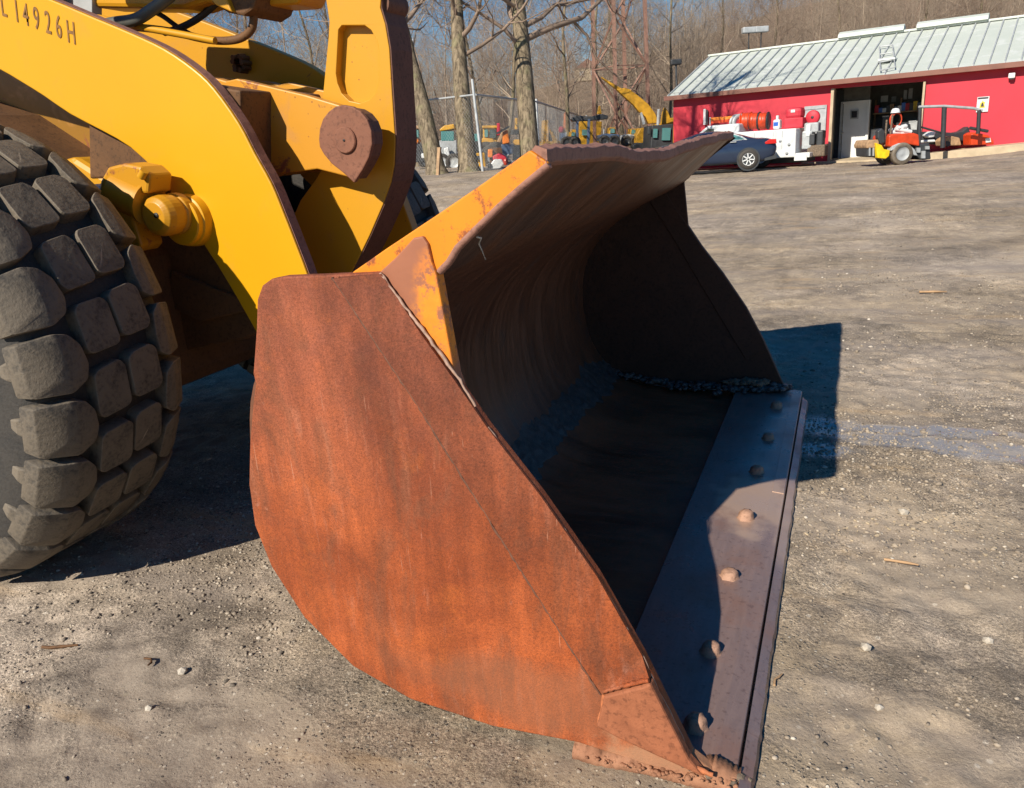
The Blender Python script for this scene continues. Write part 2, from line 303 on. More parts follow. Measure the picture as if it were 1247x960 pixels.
# ------------------------------------------------------------------ mesh helpers
def tag(o, label=None, cat=None, group=None, kind=None):
    for k, v in (('label', label), ('category', cat), ('group', group), ('kind', kind)):
        if v: o[k] = v
    return o
def wloc(o):
    v = Vector((0, 0, 0))
    while o: v += o.location; o = o.parent
    return v
class MB:
    def __init__(s): s.v = []; s.f = []; s.sm = []
    def add(s, vs, fs, smooth=False):
        k = len(s.v); s.v += [tuple(map(float, q)) for q in vs]; s.f += [tuple(i + k for i in f) for f in fs]; s.sm += [smooth] * len(fs); return s
    def prism(s, pts, a0, a1, fr=None, holes=()):
        """outline pts (u,w) swept from a0 to a1; default frame: u->x, w->z, sweep->y"""
        fr = fr or (lambda u, w, a: (u, a, w))
        loops = [list(pts)] + [list(h) for h in holes]
        tri = tessellate_polygon([[Vector((p[0], p[1], 0)) for p in l] for l in loops])
        flat = [p for l in loops for p in l]; n = len(flat)
        A = [fr(p[0], p[1], a0) for p in flat]; B = [fr(p[0], p[1], a1) for p in flat]
        fs = []
        if holes:
            fs += [tuple(t) for t in tri] + [tuple(i + n for i in t[::-1]) for t in tri]
        else:
            fs += [tuple(range(n))[::-1], tuple(range(n, 2 * n))]
        k = 0
        for l in loops:
            m = len(l)
            for i in range(m): fs.append((k + i, k + (i + 1) % m, n + k + (i + 1) % m, n + k + i))
            k += m
        return s.add(A + B, fs)
    def box(s, c, d, U=(1, 0, 0), V=(0, 1, 0), Wd=(0, 0, 1)):
        c, U, V, Wd = map(np.array, (c, U, V, Wd)); vs = []
        for k in (-.5, .5):
            for j in (-.5, .5):
                for i in (-.5, .5): vs.append(c + U * i * d[0] + V * j * d[1] + Wd * k * d[2])
        return s.add(vs, [(0, 2, 3, 1), (4, 5, 7, 6), (0, 1, 5, 4), (2, 6, 7, 3), (0, 4, 6, 2), (1, 3, 7, 5)])
    def tube(s, path, rad, n=10, caps=True, smooth=True):
        path = [Vector(p) for p in path]; k = len(path)
        rad = rad if isinstance(rad, (list, tuple)) else [rad] * k
        vs = []; up = None
        for i, p in enumerate(path):
            t = (path[min(i + 1, k - 1)] - path[max(i - 1, 0)]).normalized()
            if up is None: up = t.orthogonal().normalized()
            up = (up - t * up.dot(t)).normalized(); b = t.cross(up)
            for j in range(n):
                a = 2 * math.pi * j / n; vs.append(p + (up * math.cos(a) + b * math.sin(a)) * rad[i])
        fs = [(i * n + j, i * n + (j + 1) % n, (i + 1) * n + (j + 1) % n, (i + 1) * n + j) for i in range(k - 1) for j in range(n)]
        s.add(vs, fs, smooth)
        if caps: s.add([vs[j] for j in range(n)] + [vs[(k - 1) * n + j] for j in range(n)], [tuple(range(n))[::-1], tuple(range(n, 2 * n))])
        return s
    def lathe(s, prof, c, ax, n=48, smooth=True):
        """prof: (radius, axial)"""
        c = Vector(c); ax = Vector(ax).normalized(); u = ax.orthogonal().normalized(); v = ax.cross(u); vs = []
        for (r, a) in prof:
            for j in range(n):
                t = 2 * math.pi * j / n; vs.append(c + ax * a + (u * math.cos(t) + v * math.sin(t)) * r)
        fs = [(i * n + j, i * n + (j + 1) % n, (i + 1) * n + (j + 1) % n, (i + 1) * n + j) for i in range(len(prof) - 1) for j in range(n)]
        return s.add(vs, fs, smooth)
    def build(s, name, mat, parent=None, label=None, bevel=0, seg=2, kind=None, recalc=True):
        me = bpy.data.meshes.new(name); o0 = wloc(parent) if parent else Vector((0, 0, 0))
        me.from_pydata([(a - o0.x, b - o0.y, c - o0.z) for a, b, c in s.v], [], s.f)
        if recalc:
            bm = bmesh.new(); bm.from_mesh(me); bmesh.ops.recalc_face_normals(bm, faces=bm.faces); bm.to_mesh(me); bm.free()
        me.polygons.foreach_set('use_smooth', s.sm)
        me.materials.append(M[mat] if isinstance(mat, str) else mat)
        o = bpy.data.objects.new(name, me); COL.objects.link(o)
        if parent: o.parent = parent
        if bevel:
            m = o.modifiers.new('bevel', 'BEVEL'); m.width = bevel; m.segments = seg; m.limit_method = 'ANGLE'; m.angle_limit = R_(35)
        return tag(o, label, kind=kind)
def root(name, loc, label, cat, group=None, rz=0):
    o = bpy.data.objects.new(name, None); COL.objects.link(o); o.location = loc; o.rotation_euler[2] = rz
    o.empty_display_size = .2
    return tag(o, label, cat, group)
def tr(pts, y):                                # outline seen in the photograph laid into the plane y
    return [(lambda P: (P[0], P[2]))(atY(a, b, y)) for a, b in pts]
def smooth_pts(pts, k=6):
    out = []; n = len(pts)
    for i in range(n - 1):
        p0, p1, p2, p3 = (np.array(pts[max(0, min(n - 1, j))], float) for j in (i - 1, i, i + 1, i + 2))
        for t in np.arange(0, 1, 1 / k):
            out.append(tuple(.5 * (2 * p1 + (p2 - p0) * t + (2 * p0 - 5 * p1 + 4 * p2 - p3) * t * t + (3 * p1 - p0 - 3 * p2 + p3) * t ** 3)))
    return out + [tuple(map(float, pts[-1]))]

# ------------------------------------------------------------------ ground sheet
def vnoise(x, y, s, seed=0):
    r = np.random.RandomState(seed + 11); G = r.rand(256, 256)
    X = x * s; Y = y * s; i = np.floor(X).astype(int); j = np.floor(Y).astype(int); u = X - i; v = Y - j
    u = u * u * (3 - 2 * u); v = v * v * (3 - 2 * v)
    g = lambda a, b: G[a % 256, b % 256]
    return (g(i, j) * (1 - u) * (1 - v) + g(i + 1, j) * u * (1 - v) + g(i, j + 1) * (1 - u) * v + g(i + 1, j + 1) * u * v) - .5
def sst(x, a, b): t = np.clip((x - a) / (b - a), 0, 1); return t * t * (3 - 2 * t)
FWD = ray(CX, CY) / FPX; FWD[2] = 0; FWD /= np.linalg.norm(FWD); RGT = np.array([FWD[1], -FWD[0], 0])
def base_h(x, y):
    x = np.asarray(x, float); y = np.asarray(y, float); D = np.hypot(x, y) + 1e-6; az = np.degrees(np.arctan2(y, x))
    H = .26 + .80 * sst(az, 101, 114); h = H * sst(D, 8, 21)
    # low dirt bank in front of the shed on the right
    h = h + .30 * np.exp(-((x - 6.2) / 3.0) ** 2 - ((y - 27.5) / 2.4) ** 2)
    d2 = x * FWD[0] + y * FWD[1]; lat = x * RGT[0] + y * RGT[1]
    slope = .045 + .115 * sst(lat / np.maximum(d2, 1), -.12, .5)
    h = h + np.where(d2 > 46, (d2 - 46), 0) * slope * sst(d2, 46, 75)
    h = h + (d2 > 50) * 3. * vnoise(x, y, .02, 3) * sst(d2, 50, 90)
    return h
def ground_h(x, y):
    x = np.asarray(x, float); y = np.asarray(y, float); h = base_h(x, y)
    inb = sst(x, -1.9, -1.5) * (1 - sst(x, -.15, .1)) * sst(y, 1.3, 1.6) * (1 - sst(y, 4.95, 5.2))
    am = 1 - .93 * inb
    n = .018 * vnoise(x, y, .7, 1) + .006 * vnoise(x, y, 3.3, 2) + .009 * vnoise(x, y, 9, 4) + .020 * vnoise(x, y, 19, 5) * (.3 + vnoise(x, y, 1.3, 15) + .5)
    # lug prints of machines: two arcs of shallow ruts across the foreground left
    for cx, cy, r in ((-.2, -1.4, 3.35), (.6, -2.2, 4.6)):
        d = np.hypot(x - cx, y - cy) - r; a = np.arctan2(y - cy, x - cx) * r
        n = n - .007 * np.exp(-(d / .12) ** 2) * (.55 + .45 * np.sign(np.sin(a * 34 + 5 * vnoise(x, y, 3, 6))))
        n = n + .005 * np.exp(-((np.abs(d) - .2) / .04) ** 2)
    n = n + .006 * np.abs(vnoise(x * .35, y * 1.6, 2.2, 9)) * sst(x, .1, .6)
    return h + (n - .012) * am - .004
def axis(lo, hi, step, far, g):
    a = list(np.arange(lo, hi, step)); s = step; p = hi
    while p < far[1]: a.append(p); s *= g; p += s
    a.append(far[1]); s = step; p = lo; l = []
    while p > far[0]: s *= g; p -= s; l.append(p)
    return np.array(sorted(l) + a)
xs = axis(-3.9, 2.9, .022, (-420, 420), 1.045); ys = axis(1.1, 6.6, .022, (-60, 600), 1.04)
X, Y = np.meshgrid(xs, ys); Zg = ground_h(X, Y); nx, ny = len(xs), len(ys)
me = bpy.data.meshes.new('ground'); me.vertices.add(nx * ny)
me.vertices.foreach_set('co', np.stack([X.ravel(), Y.ravel(), Zg.ravel()], 1).ravel().astype('f4'))
ii = (np.arange(ny - 1)[:, None] * nx + np.arange(nx - 1)[None]).ravel()
q = np.stack([ii, ii + 1, ii + nx + 1, ii + nx], 1).astype('i4')
me.loops.add(q.size); me.loops.foreach_set('vertex_index', q.ravel()); me.polygons.add(len(q))
me.polygons.foreach_set('loop_start', np.arange(0, q.size, 4, dtype='i4'))
me.update(calc_edges=True); me.polygons.foreach_set('use_smooth', np.ones(len(q), bool))
fc = (Y[:-1, :-1] * FWD[1] + X[:-1, :-1] * FWD[0]).ravel()
me.materials.append(M['ground']); me.materials.append(M['hill']); me.polygons.foreach_set('material_index', (fc > 52).astype('i4'))
go = bpy.data.objects.new('ground', me); COL.objects.link(go); tag(go, 'packed dirt and gravel lot rising into the leaf covered hillside', kind='structure')
def gz(x, y): return float(ground_h(x, y))

# ------------------------------------------------------------------ loader
SIDE = [(345, 337), (400, 335), (463, 332), (520, 408), (560, 462), (600, 520), (665, 603), (735, 703), (790, 800), (850, 922), (886, 954),
        (872, 958), (845, 952), (780, 930), (705, 905), (600, 885), (500, 852), (430, 812), (370, 752), (330, 690), (310, 640), (303, 590), (304, 540),
        (308, 490), (311, 468), (308, 455), (312, 400), (313, 365), (319, 348), (330, 340)]
sp = [((a - .016 if 3 <= i <= 9 else a), max(b, .006)) for i, (a, b) in enumerate(tr(SIDE, 1.635))]
LD = root('wheel_loader', (-3.4, 3.27, 0), 'large yellow wheel loader with its rusty bucket resting on the dirt', 'wheel loader')
inner = smooth_pts([(-.55, .03), (-.9, .03), (-1.15, .045), (-1.32, .11), (-1.45, .23), (-1.53, .40), (-1.555, .6), (-1.54, .78), (-1.47, .94), (-1.34, 1.08), (-1.15, 1.20), (-1.0, 1.27), (-.885, 1.335), (-.75, 1.45), (-.625, 1.555)], 4)
outer = smooth_pts([(-.625, 1.578), (-.66, 1.562), (-.9, 1.428), (-1.14, 1.305), (-1.38, 1.17), (-1.53, 1.0), (-1.585, .78), (-1.59, .58), (-1.555, .38), (-1.46, .19), (-1.33, .07), (-1.15, .012), (-.9, .008), (-.55, .008)], 4)
prof = inner + outer; NPf = len(prof); ystat = np.linspace(1.672, 4.862, 44)
b = MB(); vs = []
for y in ystat:
    t = (y - 1.672) / 3.19
    sag = -.038 * math.exp(-((t - .42) / .22) ** 2) + .004 * math.sin(t * 15) + .002 * math.sin(t * 37 + 1)
    for (px_, pz_) in prof:
        hk_ = float((1 - sst(t, 0, .45)) * sst(-px_, 1.0, 1.4) * (1 - sst(pz_, .45, .8))); pa = px_; px_ = px_ + .075 * hk_; pz_ = pz_ + .055 * hk_
        k = float(sst(pz_, 1.32, 1.58)); vs.append((px_ + .004 * k * math.sin(t * 33 + 2), y, pz_ + sag * k))
fs = [(i * NPf + j, i * NPf + (j + 1) % NPf, (i + 1) * NPf + (j + 1) % NPf, (i + 1) * NPf + j) for i in range(43) for j in range(NPf)]
b.add(vs, fs, True); b.add(vs[:NPf], [tuple(range(NPf))]); b.add(vs[-NPf:], [tuple(range(NPf))])
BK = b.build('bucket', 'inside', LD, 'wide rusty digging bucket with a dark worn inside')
for e in BK.data.edges: pass
lipf = [f for f in BK.data.polygons if BK.data.vertices[f.vertices[0]].co.z + 0 > 1.535 and f.normal.x > -.3]
BK.data.materials.append(M['lip'])
for f in BK.data.polygons:
    zz = max(BK.data.vertices[i].co.z for i in f.vertices); zm = min(BK.data.vertices[i].co.z for i in f.vertices)
    xx = max(BK.data.vertices[i].co.x for i in f.vertices) - 3.4
    if f.normal.z > .2 and zm > 1.2 or (zm > 1.49 and xx > -.68 and f.normal.x > .5 and f.normal.z > -.55): f.material_index = 1
m = BK.modifiers.new('edge', 'EDGE_SPLIT'); m.split_angle = R_(45)
# lip wear strip, ragged upper edge
b = MB(); vs = []; ns = 90
for i in range(ns):
    t = i / (ns - 1); y = 1.668 + 3.2 * t
    sag = -.038 * math.exp(-((t - .42) / .22) ** 2) + .004 * math.sin(t * 15) + .002 * math.sin(t * 37 + 1); j = rnd.uniform(-.0035, .0035)
    for (a, c) in ((-.652, 1.578), (-.632, 1.600 + j), (-.606, 1.590 + j), (-.606, 1.560 + j * .6), (-.620, 1.549), (-.65, 1.562)): vs.append((a + .004 * math.sin(t * 33 + 2), y, c + sag))
b.add(vs, [(i * 6 + j, i * 6 + (j + 1) % 6, (i + 1) * 6 + (j + 1) % 6, (i + 1) * 6 + j) for i in range(ns - 1) for j in range(6)])
b.add(vs[:6], [tuple(range(6))]); b.add(vs[-6:], [tuple(range(6))])
b.build('lip_plate', 'lip', BK, 'rust brown top lip with a dented middle', .003)

MB().prism(sp, 1.635, 1.668).build('side_plate', 'rust', BK, 'near side plate, sunlit orange brown rust', .005)
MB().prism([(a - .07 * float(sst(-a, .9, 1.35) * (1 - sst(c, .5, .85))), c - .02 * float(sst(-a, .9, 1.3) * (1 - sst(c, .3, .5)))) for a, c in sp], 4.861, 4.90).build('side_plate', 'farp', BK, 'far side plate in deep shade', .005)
BAND = [(411, 338), (463, 334), (519, 409), (559, 464), (599, 522), (664, 605), (734, 705), (789, 802), (800, 826), (781, 829), (735, 840), (690, 772), (610, 645), (517, 497)]
bp = [((a - .016 if 2 <= i <= 8 else a), c) for i, (a, c) in enumerate(tr(BAND, 1.625))]
b = MB(); nb_ = len(bp); fy = [1.606 if i in (0, 13, 12, 11, 10) else (1.612 if i in (8, 9) else 1.630) for i in range(nb_)]
b.add([(p[0], fy[i], p[1]) for i, p in enumerate(bp)] + [(p[0], 1.637, p[1]) for p in bp], [t for t in [tuple(q) for q in tessellate_polygon([[Vector((p[0], p[1], 0)) for p in bp]])]] + [(i, (i + 1) % nb_, nb_ + (i + 1) % nb_, nb_ + i) for i in range(nb_)])
b.build('edge_stiffener', 'rband', BK, 'raised strip along the sloping front edge')
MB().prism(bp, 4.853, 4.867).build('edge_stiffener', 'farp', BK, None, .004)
WEAR = [(737, 843), (783, 831), (801, 829), (848, 922), (868, 944), (800, 915), (752, 893), (728, 880), (733, 862)]
MB().prism([((a - .016 if i in (2, 3, 4) else a), c) for i, (a, c) in enumerate(tr(WEAR, 1.62))], 1.602, 1.636).build('wear_plate', 'rustb', BK, 'pitted welded corner plate at the bucket tip', .007)
COR = [(463, 333), (484, 314), (497, 300), (507, 289), (518, 287), (524, 296), (529, 318), (535, 335), (546, 395), (557, 455), (563, 472), (545, 470), (500, 400)]
MB().prism(tr(COR, 1.66), 1.645, 1.685).build('corner_plate', 'corner', BK, 'raised corner plate with flaking orange paint', .004)
c2 = tr(COR, 1.66); MB().prism(c2, 4.857, 4.885).build('corner_plate', 'farp', BK, None, .004)
GUS = [(405, 352), (430, 331), (470, 303), (530, 263), (590, 222), (645, 183), (668, 199), (640, 222), (608, 250), (575, 281), (556, 300), (545, 318), (534, 329), (535, 360), (450, 365)]
MB().prism(tr(GUS, 1.656), 1.656, 1.672).build('end_gusset', 'gus', BK, 'spill guard end plate in faded orange yellow paint', .004)
# rusty torch-cut edge along the gusset's front
cut = [(534, 331), (545, 319), (556, 301), (575, 282), (608, 251), (640, 223), (668, 200)]
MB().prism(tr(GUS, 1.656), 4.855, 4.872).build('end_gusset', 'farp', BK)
P = [atY(a, c, 1.66) for a, c in cut]; b = MB(); b.tube([(p[0] + rnd.uniform(-.002, .002), 1.664, p[2]) for p in P for _ in (0,)], .011, 6); b.build('cut_edge', 'lip', BK)
# weld beads, one dark run standing in for a shadow
def weld(pts, y, r=.0055, mat='lip', step=.012):
    P = [np.array((atY(a, c, y)[0], y, atY(a, c, y)[2])) for a, c in pts]; out = []
    for A, B in zip(P[:-1], P[1:]):
        L = np.linalg.norm(B - A); n = max(2, int(L / step))
        for i in range(n): out.append(A + (B - A) * i / n + nr.uniform(-.0016, .0016, 3))
    out.append(P[-1]); b = MB(); b.tube(out, [r * (.7 + .55 * rnd.random()) for _ in out], 6); b.build('weld_or_shadow_line', mat, BK)
M['weldr'] = m_simple('orange_weld', (.42, .135, .05), .75, 0, .35, 50., .4); M['weldp'] = m_simple('weld_metal', (.36, .23, .17), .6, 0, .3, 60.)
weld([(463, 333), (520, 409), (560, 463), (579, 495)], 1.634, .0042, 'weldp')
weld([(411, 338), (517, 497), (610, 645), (735, 840)], 1.622, .0075, 'weldr'); weld([(405, 338), (512, 499), (605, 648), (731, 846)], 1.633, .0035, 'rustd'); weld([(737, 846), (733, 862), (729, 880), (752, 893), (800, 915), (868, 944)], 1.612, .007, 'weldr')  # middle run: dark tube painted as the shadow beside the bead
weld([(735, 842), (781, 830), (790, 829)], 1.608, .006, 'rust', .008)
weld([(594, 521), (658, 604), (728, 704), (783, 801), (843, 923)], 1.637, .003, 'weldp', .02)
# shoe on the ground at the near corner
sh = MB(); n = 70; vs = []
for i in range(n):
    t = i / (n - 1); x = -.60 + .44 * t; w_ = .016 + .004 * math.sin(t * 9) + .004 * rnd.random(); h = .018 + .009 * rnd.random() + .006 * math.sin(t * 23) + .018 * math.exp(-((t - .85) / .12) ** 2)
    y0 = 1.635 - w_ * (1 - .3 * t); vs += [(x, y0, -.01), (x, y0 + .004, h * .6), (x, y0 + .016, h), (x, 1.675, h + .02), (x, 1.675, -.01)]
sh.add(vs, [(i * 5 + j, i * 5 + (j + 1) % 5, (i + 1) * 5 + (j + 1) % 5, (i + 1) * 5 + j) for i in range(n - 1) for j in range(5)], True)
sh.add(vs[:5], [tuple(range(5))]); sh.add(vs[-5:], [tuple(range(5))]); sh.build('heel_shoe', 'shoe', BK)
# cutting edge
ce = [(-.556, .02), (-.556, .054), (-.225, .052), (-.169, .046), (-.167, .006), (-.556, .006)]
MB().prism(ce, 1.67, 4.87).build('cutting_edge', 'blade', BK, 'polished brown steel cutting edge', .003)
MB().prism([(-.222, .050), (-.222, .0545), (-.172, .049), (-.172, .044)], 3.35, 4.868).build('edge_overlay', 'blade', BK, None, .001)
b = MB(); vs = []; ns = 120
for i in range(ns):
    t = i / (ns - 1); y = 1.60 + 3.2 * t; e = -.128 + .006 * mnoise.noise(Vector((y * 3, 0, 0))) + (.004 * rnd.random()); sx = (max(0, t - .985) / .015) * -.02
    vs += [(-.161, y, .003), (-.161, y, .034), (e - .006 + sx, y, .020), (e + sx, y, .003)]
b.add(vs, [(i * 4 + j, i * 4 + (j + 1) % 4, (i + 1) * 4 + (j + 1) % 4, (i + 1) * 4 + j) for i in range(ns - 1) for j in range(4)])
b.add(vs[:4], [(0, 1, 2, 3)]); b.add(vs[-4:], [(0, 1, 2, 3)]); b.build('edge_nose', 'blade', BK)
M['bolt'] = m_rust_dark('bolt_rust', (.22, .12, .08), (.50, .30, .21), 30.)
for k, (bx, by) in enumerate(((-.294, 1.775), (-.306, 2.117), (-.308, 2.58), (-.304, 3.06), (-.309, 3.548), (-.296, 4.001), (-.295, 4.512))):
    b = MB(); h = .034 - .004 * (k % 3); n = 12; ang = rnd.random(); vs = []
    for (r, z) in ((.036, .050), (.034, .054), (.030, .056), (.028, .056 + h * .6), (.022, .056 + h * .92), (.010, .056 + h)):
        for j in range(n): a = 2 * math.pi * j / n + ang; q = r * (1 + .10 * math.cos(6 * a) + rnd.uniform(-.04, .04)); vs.append((bx + q * math.cos(a) + (z - .05) * .1, by + q * math.sin(a), z))
    b.add(vs, [(i * n + j, i * n + (j + 1) % n, (i + 1) * n + (j + 1) % n, (i + 1) * n + j) for i in range(5) for j in range(n)], True); b.add(vs[-n:], [tuple(range(n))])
    b.build('bolt', 'bolt', BK)
bpy.context.view_layer.update()
_h = []
for (qx, qy) in ((581, 289), (586, 290), (583, 297), (587, 306), (591, 316)):
    r_ = Vector(ray(qx, qy)).normalized(); hit, loc_, nn_, _ = BK.ray_cast(Vector((0, 0, CAMH)) - LD.location, r_); 
    if hit: _h.append(loc_ + LD.location - r_ * .006)
if len(_h) > 2: MB().tube(_h, .0022, 5).build('scratch_curl', 'white', BK, 'pale curl of scraped paint')
# caked mud inside the far corner and along the heel
def lump_strip(name, mat, pts, parent, kind='stuff', dens=240, size=.018):
    b = MB(); ico = bmesh.new(); bmesh.ops.create_icosphere(ico, subdivisions=1, radius=1); iv = [v.co.copy() for v in ico.verts]; fi = [tuple(v.index for v in f.verts) for f in ico.faces]; ico.free()
    for k in range(dens):
        t = rnd.random() * (len(pts) - 1); i = int(t); f = t - i; A, B = np.array(pts[i]), np.array(pts[i + 1]); p = A + (B - A) * f
        wd = p[3]; c = p[:3] + np.array((rnd.gauss(0, wd), rnd.gauss(0, wd), abs(rnd.gauss(0, wd * .25)))); s_ = size * rnd.uniform(.4, 1.6)
        b.add([(c[0] + v.x * s_ * rnd.uniform(.7, 1.3), c[1] + v.y * s_ * rnd.uniform(.7, 1.3), c[2] + v.z * s_ * rnd.uniform(.4, .8)) for v in iv], fi, True)
    return b.build(name, mat, parent, kind=kind)
lump_strip('caked_mud', 'mudd', [(-1.38, 4.82, .12, .02), (-1.0, 4.82, .06, .03), (-.7, 4.80, .06, .05), (-.4, 4.82, .07, .04), (-.28, 4.84, .07, .02)], BK, dens=420)
lump_strip('caked_mud', 'mud', [(-.62, 4.83, .09, .02), (-.5, 4.83, .10, .02), (-.38, 4.84, .10, .02)], BK, dens=120, size=.022)
# damp crust lying in the heel of the shell: one uneven sheet
b = MB(); vs = []; ny_, nw_ = 150, 14
_in = [Vector((p[0], 0, p[1])) for p in inner]
def _ip(t): i = min(int(t), len(_in) - 2); return _in[i].lerp(_in[i + 1], t - i)
for i in range(ny_):
    y = 1.75 + 3.1 * i / (ny_ - 1); mid = 13.5 + 1.6 * mnoise.noise(Vector((y * 2.1, 3, 0))); wd = 2.2 + 2.4 * abs(mnoise.noise(Vector((y * 3., 0, 5)))) + 1.2 * mnoise.noise(Vector((y * 14, 1, 1)))
    for j in range(nw_):
        q = j / (nw_ - 1) * 2 - 1; t = min(max(mid + q * wd, 1), 26); p = _ip(t); d = (_ip(min(t + .3, 27)) - _ip(max(t - .3, 0))).normalized(); nn = Vector((-d.z, 0, d.x)); nn = nn if nn.dot(Vector((-.9, 0, .75)) - p) > 0 else -nn
        h = (1 - q * q) * (.010 + .016 * abs(mnoise.noise(Vector((y * 22, q * 4, 2)))) + .008 * mnoise.noise(Vector((y * 60, q * 9, 7)))) - .004; vs.append((p.x + nn.x * h, y, p.z + nn.z * h))
b.add(vs, [(i * nw_ + j, i * nw_ + j + 1, (i + 1) * nw_ + j + 1, (i + 1) * nw_ + j) for i in range(ny_ - 1) for j in range(nw_ - 1)], True); b.build('mud_crust', 'mudd', BK, 'damp grey crust in the heel of the bucket')
lump_strip('rust_scale', 'shoe', [(-.55, 1.625, .012, .006), (-.38, 1.62, .016, .008), (-.22, 1.625, .03, .012), (-.17, 1.64, .03, .010)], BK, dens=90, size=.006)
lump_strip('caked_mud', 'mud', [(-.30, 1.66, .05, .012), (-.22, 1.655, .035, .014), (-.16, 1.65, .02, .012)], BK, dens=70, size=.011)

# ---- lift arms
YN, YT = 2.75, .07
ARM_T = [(-330, -95), (-150, -75), (-60, -48), (0, -24), (60, -1), (110, 20), (160, 41), (200, 60), (235, 84), (260, 108), (290, 150), (310, 188), (330, 224), (345, 260), (360, 298), (374, 335), (386, 375)]
ARM_B = [(372, 440), (335, 445), (312, 405), (290, 366), (265, 324), (245, 293), (238, 268), (222, 248), (203, 230), (190, 210), (159, 180), (123, 159), (85, 139), (53, 117), (24, 99), (0, 85), (-40, 66), (-150, 40), (-330, 10)]
arm = smooth_pts(tr(ARM_T, YN), 3) + smooth_pts(tr(ARM_B, YN), 2)
MB().prism(arm, YN, YN + YT).build('lift_arm', 'yel', LD, 'near lift arm, clean bright yellow plate', .006)
MB().prism(arm, 3.73, 3.80).build('lift_arm', 'yelf', LD, 'far lift arm in shade behind the tilt lever', .006)
# bare worn top edge of the near arm
edge = smooth_pts(tr(ARM_T, YN), 3)[12:]
b = MB(); vs = []
for i, (x, z) in enumerate(edge):
    a = edge[max(i - 1, 0)]; c = edge[min(i + 1, len(edge) - 1)]; d = np.array([c[0] - a[0], c[1] - a[1]]); d /= np.linalg.norm(d); nn = np.array([-d[1], d[0]]);
    if nn[0] + nn[1] < 0: nn = -nn
    for yy, o in ((YN + .012, .0015), (YN + .012, .004), (YN + YT - .004, .004), (YN + YT - .004, .0015)): vs.append((x + nn[0] * o, yy, z + nn[1] * o))
b.add(vs, [(i * 4 + j, i * 4 + (j + 1) % 4, (i + 1) * 4 + (j + 1) % 4, (i + 1) * 4 + j) for i in range(len(edge) - 1) for j in range(4)])
b.build('worn_edge', 'lip', LD)
# stencilled number on the near arm
def stencil(ch, px, py, hgt, parent, ang, sx=.55):
    cu = bpy.data.curves.new('t', 'FONT'); cu.body = ch; cu.size = 1; cu.align_x = 'CENTER'; cu.offset = 0.004; o = bpy.data.objects.new('t', cu); COL.objects.link(o)
    dg = bpy.context.evaluated_depsgraph_get(); me = bpy.data.meshes.new_from_object(o.evaluated_get(dg)); bpy.data.objects.remove(o)
    P = atY(px, py, YN); ca, sa = math.cos(ang), math.sin(ang); o0 = wloc(parent)
    for v in me.vertices:
        u = v.co.x * hgt * sx * 1.4; w_ = (v.co.y) * hgt * 1.4
        if abs(v.co.x) < 1e9: v.co = Vector((P[0] + u * ca - w_ * sa * .6 - o0.x, YN - .003 - o0.y, P[2] + u * sa + w_ * ca - o0.z))
    me.materials.clear(); me.materials.append(M['steng']); q = bpy.data.objects.new('stencil_digit', me); COL.objects.link(q); q.parent = parent; tag(q, 'brown stencilled character ' + ch)
A, B = atY(22, 32, YN), atY(88, 53, YN); ang = math.atan2(B[2] - A[2], B[0] - A[0])
for ch, px, py in (('L', 6, 20), ('1', 22, 27), ('4', 33, 31), ('9', 46, 36), ('2', 60, 41), ('6', 73, 46), ('H', 88, 53)): stencil(ch, px, py, .098, LD, ang)

# ---- tilt lever (bell crank) with cast pocket
YL = 3.15
LEV = [(397, -60), (397, 0), (401, 26), (400, 45), (393, 118), (396, 200), (382, 222), (366, 244), (348, 285), (335, 318), (345, 352), (415, 352), (430, 328), (450, 287), (466, 250), (476, 222), (480, 200), (481, 170), (477, 110), (474, 60), (469, 30), (463, 10), (468, -60)]
POC = [(412, 36), (416, 31), (444, 31), (452, 37), (459, 50), (461, 60), (461, 100), (457, 113), (449, 122), (438, 126), (425, 123), (416, 114), (411, 102), (409, 90)]
MB().prism(tr(LEV, YL), YL, YL + .05, holes=[tr(POC, YL)]).build('tilt_lever', 'yelf', LD, 'tall cast tilt lever with a recessed pocket', .004)
LV = [o for o in LD.children if o.name.startswith('tilt_lever')][0]
MB().prism(tr(LEV, YL), YL + .045, YL + .17).build('lever_web', 'yelf', LV, None, .01)
le = tr([(460, -60), (463, 10), (469, 30), (474, 60), (477, 110), (481, 170), (480, 200), (476, 222), (466, 250), (450, 287), (430, 328), (420, 350)], YL)
b = MB(); vs = []
for i, (x, z) in enumerate(le):
    for yy, o in ((YL + .006, 0), (YL + .006, .008), (YL + .19, .008), (YL + .19, 0)): vs.append((x + o - .002, yy, z))
b.add(vs, [(i * 4 + j, i * 4 + (j + 1) % 4, (i + 1) * 4 + (j + 1) % 4, (i + 1) * 4 + j) for i in range(len(le) - 1) for j in range(4)]); b.build('lever_edge', 'rustd', LV, 'bare rusty front edge')
P = atY(479, 5, YL + .1); MB().tube([(P[0] - .03, YL + .03, P[2]), (P[0] - .03, YL + .2, P[2])], .05, 16).build('lever_boss', 'rustd', LV)
